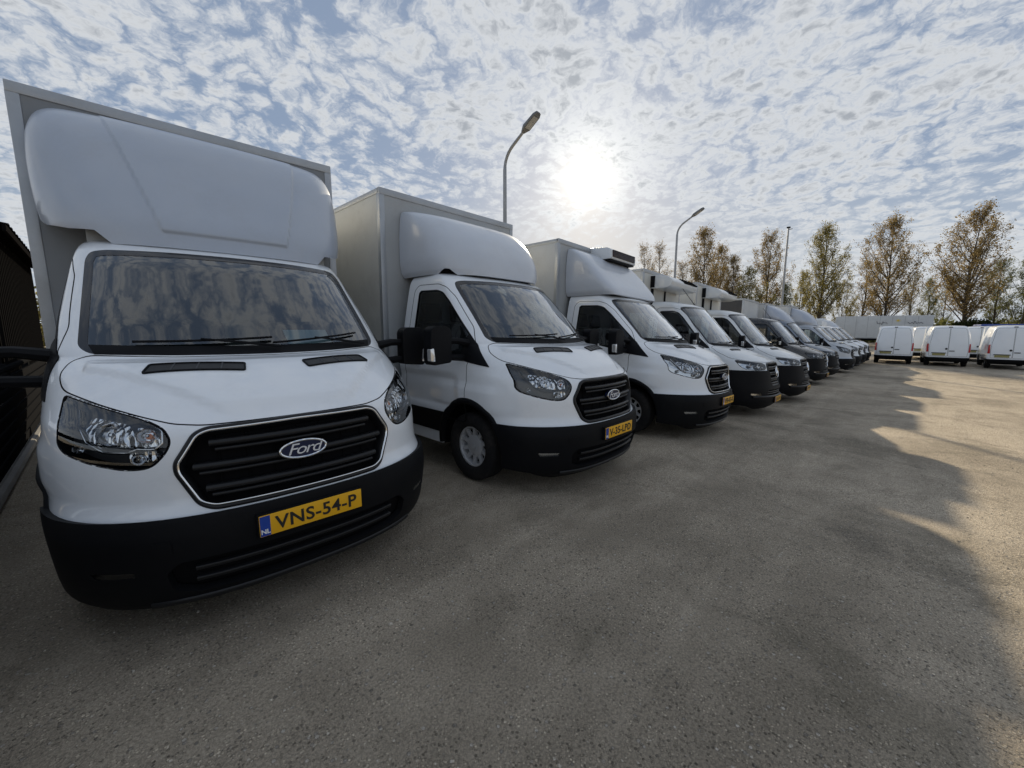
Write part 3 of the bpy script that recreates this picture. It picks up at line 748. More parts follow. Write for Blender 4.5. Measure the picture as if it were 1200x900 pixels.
    link('air_intake', cached(K('intk'), lambda: patch(sf, sf.front(densify(inset(rounded(full(S['intake']), .02), -.06), .02)), [], st, -.022, 0, 'air_intake')), bp, SEAM)
    zi0, zi1 = S['intake'][0][1], S['intake'][-1][1]
    for k in (1, 2):
        link('intake_slat', cached(K('intb', k), lambda: strip(sf, sf.front([(x, zi0+(zi1-zi0)*k/3) for x in np.linspace(-.5, .5, 24)]), .022, -.02, .014, False, 'intake_slat')), bp, GRILLEM)
    for s in (1, -1):
        link('fog_light', cached(K('fog', s), lambda: patch(sf, fog[s], [], (.03, .03), .012, 0, 'fog_light')), bp, CHROME2)
        link('fog_lens', cached(K('fogl', s), lambda: patch(sf, fog[s], [], (.03, .03), .024, 0, 'fog_lens')), bp, LENS)
    if S['key'] == 's':
        link('bumper_step', cached(K('bstep'), lambda: strip(sf, sf.front([(x, .405) for x in np.linspace(-.80, .80, 40)]), .05, .02, .050, False, 'bumper_step', .6)), bp, GRILLEM)
    else:
        link('bumper_lip', cached(K('blip'), lambda: strip(sf, sf.front([(x, .235) for x in np.linspace(-.66, .66, 36)]), .04, .015, .040, False, 'bumper_lip', .6)), bp, GRILLEM)
        link('towing_eye_cover', cached(K('tow'), lambda: patch(sf, sf.front(densify(rounded([(-.64, .50), (-.57, .50), (-.57, .56), (-.64, .56)], .012), .015)), [], (.03, .03), .031, .004, 'towing_eye_cover')), bp, bumper_mat)
    # number plate
    if plate:
        pz = S['plate']; py = float(sf.P(sf.front([(0., pz)]))[0][1])-.028-.022
        pt = cached(('plate',), lambda: MB().box(-.26, .26, 0, .008, -.055, .055).mesh('number_plate', .004, 2))
        np_ = link('number_plate', pt, root, YELLOW); np_.location = (.01, py, pz)
        link('plate_band', cached(('pband',), lambda: MB().box(-.2575, -.212, -.0012, .004, -.052, .052).mesh('plate_band')), np_, EUBLUE)
        link('plate_holder', cached(('pholder',), lambda: MB().box(-.268, .268, .006, .04, -.064, .062).mesh('plate_holder', .005)), np_, PLASTIC)
        if plate_text:
            t = link('plate_lettering', text_mesh('plate_lettering', plate_text, .098, 0, .0008, 1.06, .0018), np_, INK); t.location = (.02, -.0016, -.003); t.rotation_euler = (R(90), 0, 0)
            L = max(v.co.x for v in t.data.vertices)-min(v.co.x for v in t.data.vertices); t.scale = (.42/L, 1.0, 1)
            t = link('plate_country_code', text_mesh('plate_country_code', 'NL', .032, 0, .0006, 1.0, .001), np_, WHITEI); t.location = (-.235, -.0022, -.03); t.rotation_euler = (R(90), 0, 0)
        else:
            # characters too small to read in the photograph
            b = MB(); x = -.185
            for k, wd in enumerate((.05, .05, .05, .02, .05, .05, .02, .05)):
                if wd > .03: b.box(x, x+.011, -.0012, .002, -.036, .036); b.box(x+.028, x+.038, -.0012, .002, -.036, .036); b.box(x+.011, x+.028, -.0012, .002, -.005+.03*(k % 3-1), .006+.03*(k % 3-1))
                else: b.box(x, x+.016, -.0012, .002, -.006, .006)
                x += wd+.007
            b.build('plate_lettering', INK, np_)
    # mirrors
    if mirror:
        x0, x1, y0_, y1_, z0, z1 = S['mirror']
        for s in (1, -1):
            m = MB(); m.prism(rounded([(s*x0, z0+.02), (s*(x1-.02), z0), (s*x1, z0+.06), (s*(x1-.01), z1-.03), (s*(x1-.05), z1), (s*(x0+.04), z1), (s*x0, z1-.04)], .03, 3), y0_, y1_)
            mo = m.build('mirror', PLASTIC, root, .028, 3, 40)
            a = MB(); zc_ = z0+(z1-z0)*.62
            a.tube([(s*.93, y0_+.04, zc_-.03), (s*(x0-.1), y0_+.05, zc_), (s*(x0+.03), y0_+.06, zc_)], [.04, .032, .03], 8)
            a.tube([(s*.95, y0_+.06, z0+.05), (s*(x0+.03), y0_+.06, z0+.07)], [.035, .03], 8)
            a.build('mirror_arm', PLASTIC, mo)
            MB().box(min(s*(x0+.03), s*(x1-.03)), max(s*(x0+.03), s*(x1-.03)), y1_-.004, y1_+.002, z0+.05, z1-.05).build('mirror_glass', MIRRG, mo)
            i = MB(); i.prism(rounded([(s*(x1-.045), z0+.035), (s*(x1+.004), z0+.04), (s*(x1+.008), z0+.15), (s*(x1-.03), z0+.16)], .012, 3), y0_-.006, y0_+.05)
            i.build('indicator', mat('clear_indicator', (.75, .76, .76), .12, metal=.6, coat=1), mo, .006)
    # inside
    if interior:
        lrect = densify([(-2, sf.v(1.30)), (2, sf.v(1.30)), (2, vm-.02), (-2, vm-.02)], .08)
        wso = sf.front(densify(inset(rounded(full(S['ws']), .05), .03), .03))
        wio = {s: sf.side(densify(inset(rounded(S['window'], .035), .02), .03), s) for s in (1, -1)}
        link('lining', cached(K('liner'), lambda: patch(sf, lrect, [wso, wio[1], wio[-1]], (.1, .07), -.022, 0, 'lining')), root, LINER)
        zb = S['ws'][0][1]; yw = float(sf.P(sf.front([(0., zb)]))[0][1])
        d = MB(); d.prism([(yw+.22, zb-.03), (yw+.46, zb-.02), (yw+.58, zb-.10), (yw+.62, zb-.45), (yw+.30, zb-.5)], -.76, .76, 'x'); d.build('dashboard', INNER, root, .03)
        MB().prism([(-.90, .5), (.90, .5), (.92, 1.3), (.83, 1.85), (.76, 2.02), (.55, 2.10), (-.55, 2.10), (-.76, 2.02), (-.83, 1.85), (-.92, 1.3)], yb-.06, yb-.03).build('bulkhead', CREAM, root)
        MB().box(-.57, .57, .6, yb-.05, .40, .44).build('cab_floor', SEAM, root)
        for x in (-.62, -.2, .52):
            se = MB(); sx = .20 if x < .3 else .25
            se.box(x-sx, x+sx, 1.62, 2.08, .80, .98); se.prism([(2.0, .95), (2.16, .95), (2.26, 1.60), (2.14, 1.60)], x-sx, x+sx, 'x')
            so = se.build('seat', SEATM, root, .05, 3)
            MB().prism([(2.14, 1.62), (2.23, 1.62), (2.25, 1.84), (2.17, 1.84)], x-.13, x+.13, 'x').build('headrest', SEATM, so, .035, 3)
        sw = MB(); M = Matrix.Translation((.52, 1.48, 1.27)) @ Matrix.Rotation(R(-28), 4, 'X')
        pts = [M @ Vector((.19*math.cos(2*math.pi*k/28), 0, .19*math.sin(2*math.pi*k/28))) for k in range(29)]; sw.tube(pts, .015, 6, False)
        for a in (20, 160, 270): sw.tube([M @ Vector((0, .02, 0)), M @ Vector((.19*math.cos(R(a)), 0, .19*math.sin(R(a))))], .016, 5)
        sw.build('steering_wheel', INNER, root)
    # underside and firewall
    MB().box(-.58, .58, .55, yb-.02, .26, .38).build('underbody', SEAM, root)
    return sf

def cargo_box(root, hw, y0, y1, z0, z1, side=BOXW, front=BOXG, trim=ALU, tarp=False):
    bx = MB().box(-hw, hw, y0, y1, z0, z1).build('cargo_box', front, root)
    t = .055; p = .012
    # side, roof and rear skins stand a little proud of the core
    for s in (1, -1):
        a, b = (hw, hw+.006) if s > 0 else (-hw-.006, -hw)
        MB().box(a, b, y0+t, y1-t, z0+.14, z1-t).build('side_panel', side, bx)
        MB().box(min(s*hw, s*(hw+p)), max(s*hw, s*(hw+p)), y0, y1, z0, z0+.14).build('side_rail', trim, bx, .004)
        MB().box(min(s*(hw-.02), s*(hw+p)), max(s*(hw-.02), s*(hw+p)), y0-.004, y1, z1-t, z1+.006).build('roof_trim', trim, bx, .006)
        MB().box(min(s*(hw-t), s*(hw+p+.002)), max(s*(hw-t), s*(hw+p+.002)), y0-p, y0+t, z0, z1-t).build('corner_trim', trim, bx, .008)
    MB().box(-hw-p, hw+p, y0-p-.003, y0+t*.7, z1-t*1.2, z1+.009).build('front_trim', trim, bx, .006)
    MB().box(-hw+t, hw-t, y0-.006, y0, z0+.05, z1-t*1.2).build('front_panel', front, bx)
    ch = MB()
    for s in (1, -1): ch.box(s*.42-.04, s*.42+.04, 2.1, y1-.1, .52, .68)
    for y in np.arange(y0+.2, y1-.2, .55): ch.box(-hw+.05, hw-.05, y-.03, y+.03, .69, z0-.002)
    ch.box(-hw+.1, hw-.1, y1-.16, y1-.06, .42, .54)
    ch.build('chassis', DSTEEL, root, .006)
    for s in (1, -1):
        add_wheel(root, s*.86, y0+(y1-y0)*.62, .345, s)
        MB().box(s*.86-.14, s*.86+.14, y0+(y1-y0)*.62+.40, y0+(y1-y0)*.62+.42, .2, .68).build('mud_flap', PLASTIC, root)
    return bx

def deflector(root, nodes, yb, m, bottom, bump=None, step=(.04, .04), key=None, name='roof_deflector'):
    """bottom: (u, z) along the lower edge from the middle to the side"""
    sf = Surf(nodes, yb, bump); vm = sf.vmax-.001
    bt = [(u, float(sf.v(z))) for u, z in bottom]
    poly = densify([(-u, v) for u, v in bt[::-1] if u > 0]+bt+[(2, vm), (-2, vm)], .04)
    return sf, link(name, cached(('defl', key), lambda: patch(sf, poly, [], step, 0, .03, name)), root, m)
def vehicle(name, x, y, rot, label, cat, group='box vans parked side by side in the row'):
    e = empty(name, (x, y, gz(x)), R(rot), label, cat, group)
    sl_ = (gz(x-.8)-gz(x+.8))/1.6
    e.rotation_euler = (0, math.atan(sl_), R(rot))
    return e

# 1: nearest truck, tall rounded deflector
v = vehicle('box_truck', .73, 2.24, -2.7, 'nearest white box truck with tall rounded roof deflector and chrome edged grille', 'truck')
cab(v, TRANSIT, WHITE, 'VNS-54-P', 'grey', True)
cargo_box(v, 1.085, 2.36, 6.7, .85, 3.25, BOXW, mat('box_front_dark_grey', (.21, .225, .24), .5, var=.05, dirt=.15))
def d1bump(P, u):
    x = np.abs(P[:, 0]); z = P[:, 2]; hw = .40+.25*(z-2.2)/.9
    k = smooth((hw-x)/.022)*smooth((z-2.205)/.022)
    o = np.zeros_like(P); o[:, 1] = -.022*k; return o
D9 = 9
sf1, d1 = deflector(v, [(2.10, 1.48, .93, D9, 3.0), (2.25, 1.51, 1.0, D9, 3.0), (2.45, 1.60, 1.03, D9, 3.0), (2.7, 1.74, 1.04, D9, 3.0), (2.88, 1.86, 1.03, D9, 3.0),
                        (3.0, 1.97, 1.0, D9, 3.0), (3.07, 2.07, .96, D9, 3.0), (3.115, 2.18, .90, D9, 3.0), (3.135, 2.33, .82, D9, 3.0)], 2.345, GRPB,
                    [(0, 2.105), (.40, 2.105), (.45, 2.19), (.60, 2.20), (.8, 2.24), (1, 2.33), (2, 2.33)], d1bump, (.011, .02), 'a')
for s in (1, -1):
    MB().prism(rounded([(s*.66, 2.06), (s*.78, 2.06), (s*.78, 2.30), (s*.66, 2.30)], .02, 2), 1.80, 2.0).build('deflector_support', BOXG, v, .01)
pp = MB(); M = Matrix.Translation((.34, .96, 1.475)) @ Matrix.Rotation(R(36), 4, 'X'); pp.box(-.15, .15, -.09, .09, -.001, .001, M)
pa = pp.build('paper_sheet', PAPER); pa.parent = None
pa.matrix_world = Matrix.Translation(v.location) @ v.rotation_euler.to_matrix().to_4x4()
tag(pa, 'pale blue paper sheet lying behind the windscreen of the nearest truck', 'paper')

# 2: second truck
v = vehicle('box_truck', 3.50, 1.92, 0, 'second white box truck with black grille and plate V-35-LPD', 'truck')
cab(v, TRANSIT, WHITE, 'V-35-LPD', 'dark', False)
cargo_box(v, 1.10, 2.50, 6.9, .85, 3.13, BOXC, BOXG)
sf2, d2 = deflector(v, [(2.12, 1.46, .80, D9, 3.6), (2.20, 1.47, .85, D9, 3.6), (2.35, 1.51, .87, D9, 3.6), (2.52, 1.61, .87, D9, 3.6), (2.68, 1.77, .865, D9, 3.6),
                        (2.80, 1.95, .855, D9, 3.6), (2.865, 2.11, .845, D9, 3.6), (2.905, 2.28, .83, D9, 3.6), (2.925, 2.47, .80, D9, 3.6)], 2.485, GRPW,
                    [(0, 2.125), (.50, 2.125), (.56, 2.19), (.62, 2.195), (.72, 2.14), (1, 2.14), (2, 2.14)], None, (.03, .03), 'b')

# 3: refrigerated truck with wedge deflector
v = vehicle('refrigerated_truck', 6.45, 1.73, 0, 'third white truck with wedge deflector, cooling unit and chrome edged grille', 'truck')
cab(v, TRANSIT, WHITE, 'VFB-83-K', 'chrome', True)
cargo_box(v, 1.10, 2.40, 6.6, .85, 3.04, BOXW, BOXG)
sf3, d3 = deflector(v, [(2.12, 1.47, .82, D9, 9), (2.2, 1.51, .86, D9, 10), (2.4, 1.68, .88, D9, 11), (2.6, 1.87, .88, D9, 11), (2.75, 2.03, .87, D9, 10),
                        (2.86, 2.18, .855, D9, 8), (2.915, 2.29, .83, D9, 7), (2.93, 2.375, .80, D9, 6)], 2.385, GRPW, [(0, 2.125), (1, 2.125), (2, 2.14)], None, (.03, .03), 'c')
cu = MB().prism(rounded([(1.97, 2.83), (1.98, 2.99), (2.06, 3.03), (2.5, 3.06), (2.5, 2.83)], .03, 3), -.14, .78, 'x').build('cooling_unit', WHITE2, v, .022, 2)
MB().box(-.08, .73, 1.957, 1.977, 2.865, 2.985).build('cooling_grille', mat('maroon_grille', (.035, .014, .018), .4), cu, .006)
for k in range(5): MB().box(-.07, .72, 1.950, 1.959, 2.872+k*.023, 2.879+k*.023).build('slat', GRILLEM, cu)
MB().box(-.12, .76, 1.99, 2.3, 2.80, 2.83).build('cooling_unit_tray', PLASTIC, cu, .006)

# cooling unit hung on the front wall of a box
def wall_cooler(root, y, z, x0, x1, dz=.30):
    c = MB().prism(rounded([(y, z), (y, z+dz), (y-.36, z+dz-.04), (y-.50, z+dz*.52), (y-.46, z+.03), (y-.34, z)], .05, 4), x0, x1, 'x').build('cooling_unit', WHITE2, root, .03, 3)
    for k in range(4):
        f = .10+.26*k; yy = y-.36-.14*f-.006; zz = z+dz-.04+(dz*.52-dz+.04)*f
        MB().box(x0+(x1-x0)*.46, x1-.04, yy-.012, yy+.03, zz-.016, zz+.012).build('slat', SEAM, c)
    MB().box(x0+.02, x0+.06, y-.06, y-.002, z-.55, z).build('bracket', PLASTIC, c)
    MB().box(x0-.02, x0+.14, y-.10, y-.002, z+.02, z+dz-.03).build('bracket', PLASTIC, c)
    MB().box((x0+x1)/2-.015, (x0+x1)/2+.015, y-.04, y-.006, z-.6, z).build('hose', PLASTIC, c)
def antenna(root, x, y, z):
    MB().tube([(x, y, z-.01), (x, y+.02, z+.03), (x-.06, y+.30, z+.42)], [.03, .008, .004], 6).build('antenna', PLASTIC, root)
# 4, 5: two alike refrigerated vans with a star emblem
v = vehicle('refrigerated_truck', 9.28, 1.57, 0, 'white truck with wall-hung cooling unit, directly beside the wedge deflector truck', 'truck')
cab(v, SPRINTER, WHITE2, None, 'chrome', False, emblem='star'); cargo_box(v, 1.05, 2.45, 6.6, .8, 2.96, BOXW, BOXC); wall_cooler(v, 2.45, 2.58, -.66, .86); antenna(v, .1, 1.72, 2.23)
v = vehicle('refrigerated_truck', 12.15, 1.42, 0, 'white truck with wall-hung cooling unit, directly left of the black cab truck', 'truck')
cab(v, SPRINTER, WHITE2, None, 'chrome', False, emblem='star', res=1.4, interior=True); cargo_box(v, 1.05, 2.45, 6.6, .8, 2.98, BOXW, BOXC); wall_cooler(v, 2.45, 2.60, -.62, .86)
# 6: black cab, dark curtain-sided box
v = vehicle('curtain_side_truck', 17.2, 1.5, 0, 'black cab truck with dark tarpaulin sided box', 'truck')
cab(v, SPRINTER, BLACKP, None, 'dark', True, emblem='star', res=1.4); b6 = cargo_box(v, 1.05, 2.45, 6.8, .8, 2.95, TARP, BOXW); antenna(v, 0, 1.75, 2.23)
MB().box(-1.085, -1.062, 4.6, 4.75, .95, 2.9).build('white_post', WHITE2, b6)
# 7: silver cab with arched deflector, dark front
v = vehicle('box_truck', 20.0, 1.4, 0, 'silver grey truck with arched silver roof deflector beside black cab truck', 'truck')
cab(v, SPRINTER, mat('blue_grey_paint', (.17, .20, .25), .32, metal=.4, coat=.7, dirt=.1), None, 'dark', False, res=1.5, emblem=None, plate=False); cargo_box(v, 1.05, 2.45, 6.6, .85, 2.95, BOXW, BOXG)
deflector(v, [(2.20, 1.55, .80, D9, 2.6), (2.30, 1.62, .86, D9, 2.6), (2.45, 1.74, .88, D9, 2.6), (2.65, 1.93, .87, D9, 2.6), (2.78, 2.12, .85, D9, 2.7), (2.86, 2.30, .82, D9, 2.8), (2.88, 2.43, .78, D9, 3)], 2.435, GRPS, [(0, 2.205), (1, 2.205), (2, 2.22)], None, (.06, .06), 'g')
# 8: silver high roof with light bumper
v = vehicle('box_truck', 23.6, 1.1, 0, 'silver truck with rounded grey roof deflector and two-tone bumper at far end of row', 'truck')
cab(v, TRANSIT, SILVER, None, 'dark', False, res=1.5, emblem=None, plate=False); cargo_box(v, 1.05, 2.45, 6.6, .85, 3.05, BOXW, BOXG)
deflector(v, [(2.12, 1.45, .82, D9, 2.6), (2.30, 1.50, .88, D9, 2.6), (2.5, 1.64, .88, D9, 2.6), (2.66, 1.80, .87, D9, 2.6), (2.80, 2.0, .85, D9, 2.7), (2.90, 2.25, .82, D9, 2.8), (2.93, 2.43, .78, D9, 3)], 2.435, GRPS, [(0, 2.125), (1, 2.125), (2, 2.14)], None, (.06, .06), 'h')
# beyond: low white delivery vans, mostly hidden
SMALLV = dict(TRANSIT, key='v'); FARS = [(26.6, 1.0, 'white van next past the silver truck, mostly hidden behind it', WHITE2), (29.0, .9, 'white van half hidden between two pale vans at the far end of the row', WHITE),
    (31.4, .8, 'last white van of the row with small roof deflector, beside the small van rears', WHITE)]
for i, (x, y, lb, pm) in enumerate(FARS):
    v = vehicle('panel_van', x, y, 0, lb, 'van', 'delivery vans at the far end of the row')
    cab(v, SMALLV, pm, None, 'dark', False, res=1.7, interior=False, emblem=None, plate=False, yb=5.2)
    add_wheel(v, .885, 4.2, .345, 1); add_wheel(v, -.885, 4.2, .345, -1)
    MB().box(-.76, .76, 5.16, 5.2, .35, 2.06).build('rear_doors', pm, v); MB().box(-.9, .9, 2.3, 5.1, .36, .42).build('load_floor', SEAM, v)
    MB().box(-.74, .74, 2.28, 2.32, .42, 2.04).build('bulkhead', LINER, v)
    if i == 2: deflector(v, [(2.10, 1.55, .76, D9, 2.6), (2.25, 1.66, .8, D9, 2.6), (2.45, 1.9, .8, D9, 2.6), (2.55, 2.15, .76, D9, 2.6), (2.58, 2.33, .7, D9, 3)], 2.34, GRPW, [(0, 2.105), (1, 2.11), (2, 2.14)], None, (.08, .08), 'i')

# ------------------------------------------------------------------ small vans seen from behind
REAR = Surf([(.30, .06, .80, .18, 4), (.42, .0, .86, .20, 4), (.60, -.01, .88, .20, 4), (.9, .0, .88, .20, 4), (1.25, .03, .86, .20, 4), (1.7, .10, .80, .20, 4), (1.95, .15, .745, .20, 4),
             (2.08, .20, .70, .2, 3.5), (2.15, .27, .64, .2, 3), (2.19, .42, .54, .2, 3), (2.21, 1.2, .3, .2, 3), (2.22, 2.6, .16, .2, 3)], 2.8)
def rear_van(root, paint=WHITE):
    sf = REAR; st = (.07, .06); vb = float(sf.v(.50))
    ds = {s: densify(rounded([(s*.012, .56), (s*.76, .56), (s*.775, .9), (s*.755, 1.3), (s*.66, 1.95), (s*.58, 2.06), (s*.012, 2.08)], .05), .05) for s in (1, -1)}
    sh = link('van_body', cached('rv_b', lambda: patch(sf, densify([(-2, vb), (2, vb), (2, sf.vmax-.01), (-2, sf.vmax-.01)], .08), [sf.front(ds[1]), sf.front(ds[-1])], st, name='van_body')), root, paint)
    for s in (1, -1):
        d = link('rear_door', cached(('rv_d', s), lambda: patch(sf, sf.front(ds[s]), [], st, name='rear_door')), root, paint)
        link('panel_gap', cached(('rv_g', s), lambda: strip(sf, sf.front(ds[s]), .010, -.01, .0015, True, 'panel_gap')), d, SEAM)
        link('tail_light', cached(('rv_t', s), lambda: patch(sf, sf.front(densify(rounded([(s*.785, .78), (s*.872, .78), (s*.868, 1.22), (s*.80, 1.24)], .02), .03)), [], (.03, .04), .006, .01, 'tail_light')), root, REDL)
        add_wheel(root, s*.76, .75, .32, s); add_wheel(root, s*.76, 3.4, .32, s)
    link('rear_bumper', cached('rv_bu', lambda: patch(sf, densify([(-1.3, .002), (1.3, .002), (1.3, vb), (-1.3, vb)], .06), [], st, .02, .03, 'rear_bumper')), root, PLASTIC)
    MB().box(-.62, -.10, -.035, -.012, .60, .71).build('number_plate', mat('plate_dull', (.30, .27, .10), .5), root, .003)
    MB().box(-.66, -.06, -.028, .03, .715, .755).build('plate_lamp_bar', PLASTIC, root, .006)
    MB().box(.04, .26, -.03, .02, .83, .87).build('door_handle', PLASTIC, root, .01)
    MB().prism(ellipse(-.08, .96, .05, .05, 16), -.02, .02).build('emblem', GRILLEM, root)
    MB().box(-.07, .07, .20, .32, 2.105, 2.15).build('brake_light', PLASTIC, root, .01)
    # front half: roof, bonnet and screen seen over the top only from the side
    f = MB(); prof = [(2.78, .30), (4.35, .30), (4.42, .6), (4.38, .95), (3.75, 1.15), (3.15, 1.95), (2.78, 2.2)]
    f.prism(prof, -.84, .84, 'x'); f.build('front_body', paint, root, .06, 2)
    MB().prism([(3.72, 1.2), (3.20, 1.88), (3.24, 1.92), (3.78, 1.22)], -.72, .72, 'x').build('windscreen', FRIT, root)
    MB().box(-.7, .7, .25, 4.2, .24, .5).build('underbody', SEAM, root)
def copy_tree(o, parent=None):
    c = o.copy(); col.objects.link(c); c.parent = parent
    for ch in list(o.children): copy_tree(ch, c)
    return c
vans = [(32.0, -.15, 0, 'small white van seen from behind, leftmost of the three rear ends'), (31.8, -2.28, 1.0, 'small white van seen from behind, middle of the three rear ends'),
        (31.5, -4.45, -1.0, 'small white van seen from behind at the right picture edge'), (37.8, -1.75, 2, 'white van further back, seen in the gap between first and second rear ends'),
        (37.8, -4.0, -2, 'white van further back, seen in the gap between second and third rear ends')]
p0 = None
for x, y, a, lb in vans:
    if p0 is None: p0 = empty('small_van'); rear_van(p0); e = p0
    else: e = copy_tree(p0)
    e.location = (x, y, gz(x)); e.rotation_euler = (0, 0, R(-90+a)); e.scale = (.93, 1, 1); tag(e, lb, 'van', 'small vans parked with their tails to the yard')

# ------------------------------------------------------------------ street lamps and mast
def street_lamp(x, y, h, label):
    e = empty('street_lamp', (x, y, gz(x)), 0, label, 'street lamp', 'lamp posts behind the truck row')
    zt = h-1.1; pts = [(0, 0, 0), (0, 0, 2.4), (0, 0, zt)]+[(0, -.75*(1-math.cos(R(a))), zt+.75*math.sin(R(a))) for a in range(10, 61, 10)]
    p = pts[-1]; pts += [(0, p[1]-.45, p[2]+.27)]
    MB().tube(pts, [.085, .075, .06]+[.05]*(len(pts)-4)+[.045], 10).build('pole', STEEL, e)
    q = Vector(pts[-1]); M = Matrix.Translation(q) @ Matrix.Rotation(R(-30), 4, 'X')
    h_ = MB(); h_.add([M @ Vector(v) for v in [(-.05, .03, -.03), (.05, .03, -.03), (.05, .03, .04), (-.05, .03, .04), (-.15, -.16, -.05), (.15, -.16, -.05), (.13, -.16, .07), (-.13, -.16, .07), (-.15, -.62, -.05), (.15, -.62, -.05), (.12, -.62, .05), (-.12, -.62, .05), (-.09, -.74, -.04), (.09, -.74, -.04), (.07, -.74, .03), (-.07, -.74, .03)]],
        [(0, 1, 2, 3)]+[(4*i+j, 4*i+(j+1) % 4, 4*i+4+(j+1) % 4, 4*i+4+j) for i in range(3) for j in range(4)]+[(15, 14, 13, 12)])
    hd = h_.build('lamp_head', mat('lamp_grey', (.16, .165, .17), .5, metal=.4), e, .015)
    g = MB(); g.box(-.11, .11, -.60, -.18, -.062, -.05, M); g.build('lamp_glass', mat('lamp_diffuser', (.35, .35, .34), .3, coat=.5), hd)
street_lamp(10.15, 10.0, 8.15, 'tall lamp post left of the sun behind the second truck')
street_lamp(25.0, 10.0, 8.7, 'lamp post right of the sun behind the refrigerated trucks')
e = empty('mast', (32.3, 5.6, gz(32.3)), 0, 'slim straight pale mast standing right of the lamp posts', 'pole')
MB().tube([(0, 0, 0), (0, 0, 4), (0, 0, 8.6)], [.09, .075, .05], 8).build('pole', STEEL, e)
MB().tube([(0, 0, 8.5), (.12, -.2, 8.55)], [.03, .03], 6).build('bracket', STEEL, e); MB().box(-.1, .1, -.1, .1, 8.6, 8.68).build('cap', DSTEEL, e, .02)

# ------------------------------------------------------------------ shed and low fence on the left
e = empty('corrugated_shed', (-1.4, 17.0, 0), 0, 'dark corrugated metal shed at the left picture edge', 'shed')
def corr(y0, y1, z0, z1, pitch=.30, d=.05, x=0.0):
    b = MB(); ys = []; y = y0
    while y < y1:
        ys += [(y, 0), (y+pitch*.40, 0), (y+pitch*.5, d), (y+pitch*.9, d)]; y += pitch
    V = []
    for yy, dd in ys: V += [(x+dd, yy, z0), (x+dd, yy, z1)]
    b.add(V, [(2*i, 2*i+2, 2*i+3, 2*i+1) for i in range(len(ys)-1)]); return b
for k in range(8): corr(-3+k*1.2, -3+(k+1)*1.2-.02, 0, 3.75).build('wall_sheet', SHEDM, e, angle=15)
MB().box(-6, -.03, -3, 6.55, 0, 3.70).build('wall_frame', SHEDM, e)
MB().box(-6, -.05, 6.56, 6.60, 0, 3.72).build('end_wall', SHEDM, e)
for k in range(10):
    b = MB(); V = []; y = -3.2+k
    for q, hh in ((0, 0), (.2, 0), (.27, .05), (.45, .05), (.5, 0), (.7, 0), (.77, .05), (.95, .05), (1.0, 0)): V += [(.38, y+q, 3.74+hh), (-6, y+q, 4.7+hh)]
    b.add(V, [(2*i, 2*i+2, 2*i+3, 2*i+1) for i in range(8)]); b.build('roof_sheet', SHEDM, e, angle=15)
MB().box(.30, .36, -3.2, 6.8, 3.58, 3.73).build('gutter', SHEDM, e, .01)
e = empty('low_fence', (-.74, 4.0, 0), R(-.6), 'low dark plank fence beside the nearest truck', 'fence')
for k in range(7): MB().box(-.05, -.02, -2.5, 12, .10+k*.13, .10+k*.13+.105).build('plank', DSTEEL, e, .006)
for k in range(8): MB().box(-.12, -.05, -2.4+k*2, -2.3+k*2, 0, 1.12).build('post', DSTEEL, e, .008)
MB().tube([(0, -2.5, .05), (0, 12, .05)], .05, 8).build('bottom_rail', mat('weathered_grey', (.12, .12, .12), .7, var=.2), e)
MB().tube([(-.03, -2.5, 1.08), (-.03, 12, 1.08)], .035, 8).build('top_rail', DSTEEL, e)

# ------------------------------------------------------------------ far trailer and blue lorry
AX = (math.cos(R(43.6)), math.sin(R(43.6)))
def at_px(px, d): r = (px-600)/469*d; return AX[0]*d+AX[1]*r, AX[1]*d-AX[0]*r
X0 = 62.0; e = empty('semi_trailer', (X0, -3.1, -.6), 0, 'long white semi-trailer standing far behind the small vans', 'trailer')
tb = MB().box(0, 2.5, 0, 8.2, 1.0, 3.55).build('trailer_body', BOXW, e, .03)
MB().box(-.02, .0, .0, 8.2, 1.0, 1.12).build('side_rail', ALU, tb)
for k in range(7): MB().box(-.012, -.001, 1.15+k*1.02, 1.19+k*1.02, 1.13, 3.5).build('panel_joint', ALU, tb)
st_ = MB()
for k in range(8):
    a = R(k*45); st_.add([(-.02, 2.75+.06*math.cos(a+.39), 3.0+.06*math.sin(a+.39)), (-.02, 2.75+.30*math.cos(a), 3.0+.24*math.sin(a)), (-.02, 2.75+.06*math.cos(a-.39), 3.0+.06*math.sin(a-.39)), (-.02, 2.75, 3.0)], [(0, 1, 2, 3)])
st_.build('yellow_mark', mat('sign_yellow', (.75, .55, .03), .5), tb)
sc_ = MB(); rs = np.random.default_rng(3)
for c0, n in ((4.5, 13), (1.95, 17)):
    sc_.tube([(-.022, c0-.075*k, 2.72+.09*math.sin(k*1.9)+.05*rs.standard_normal()+(.14 if k in (0, 7) else 0)) for k in range(n)], .022, 4)
sc_.build('lettering', mat('print_dark', (.05, .05, .07), .5), tb)
for y in (1.2, 2.4, 3.6): add_wheel(e, .25, y, .5, -1)
MB().box(.1, 2.4, .3, 8, .75, .98).build('chassis', DSTEEL, e)
cb = empty('lorry_cab', (61.5, 6.1, -.6), 0, 'pale lorry cab in front of the long white trailer', 'lorry')
MB().prism(rounded([(0, .5), (0, 1.7), (.25, 3.2), (.5, 3.35), (2.0, 3.35), (2.0, .5)], .12, 3), 0, 1.35, 'y').build('cab_body', WHITE2, cb, .04)
MB().box(-.02, .05, .1, 1.2, 1.75, 2.5).build('side_window', FRIT, cb, .02); add_wheel(cb, .2, .7, .5, -1)
x, y = at_px(1192, 34); e = empty('blue_lorry', (x, y, gz(x)), R(0), 'dark blue lorry roof above the rightmost small van', 'lorry')
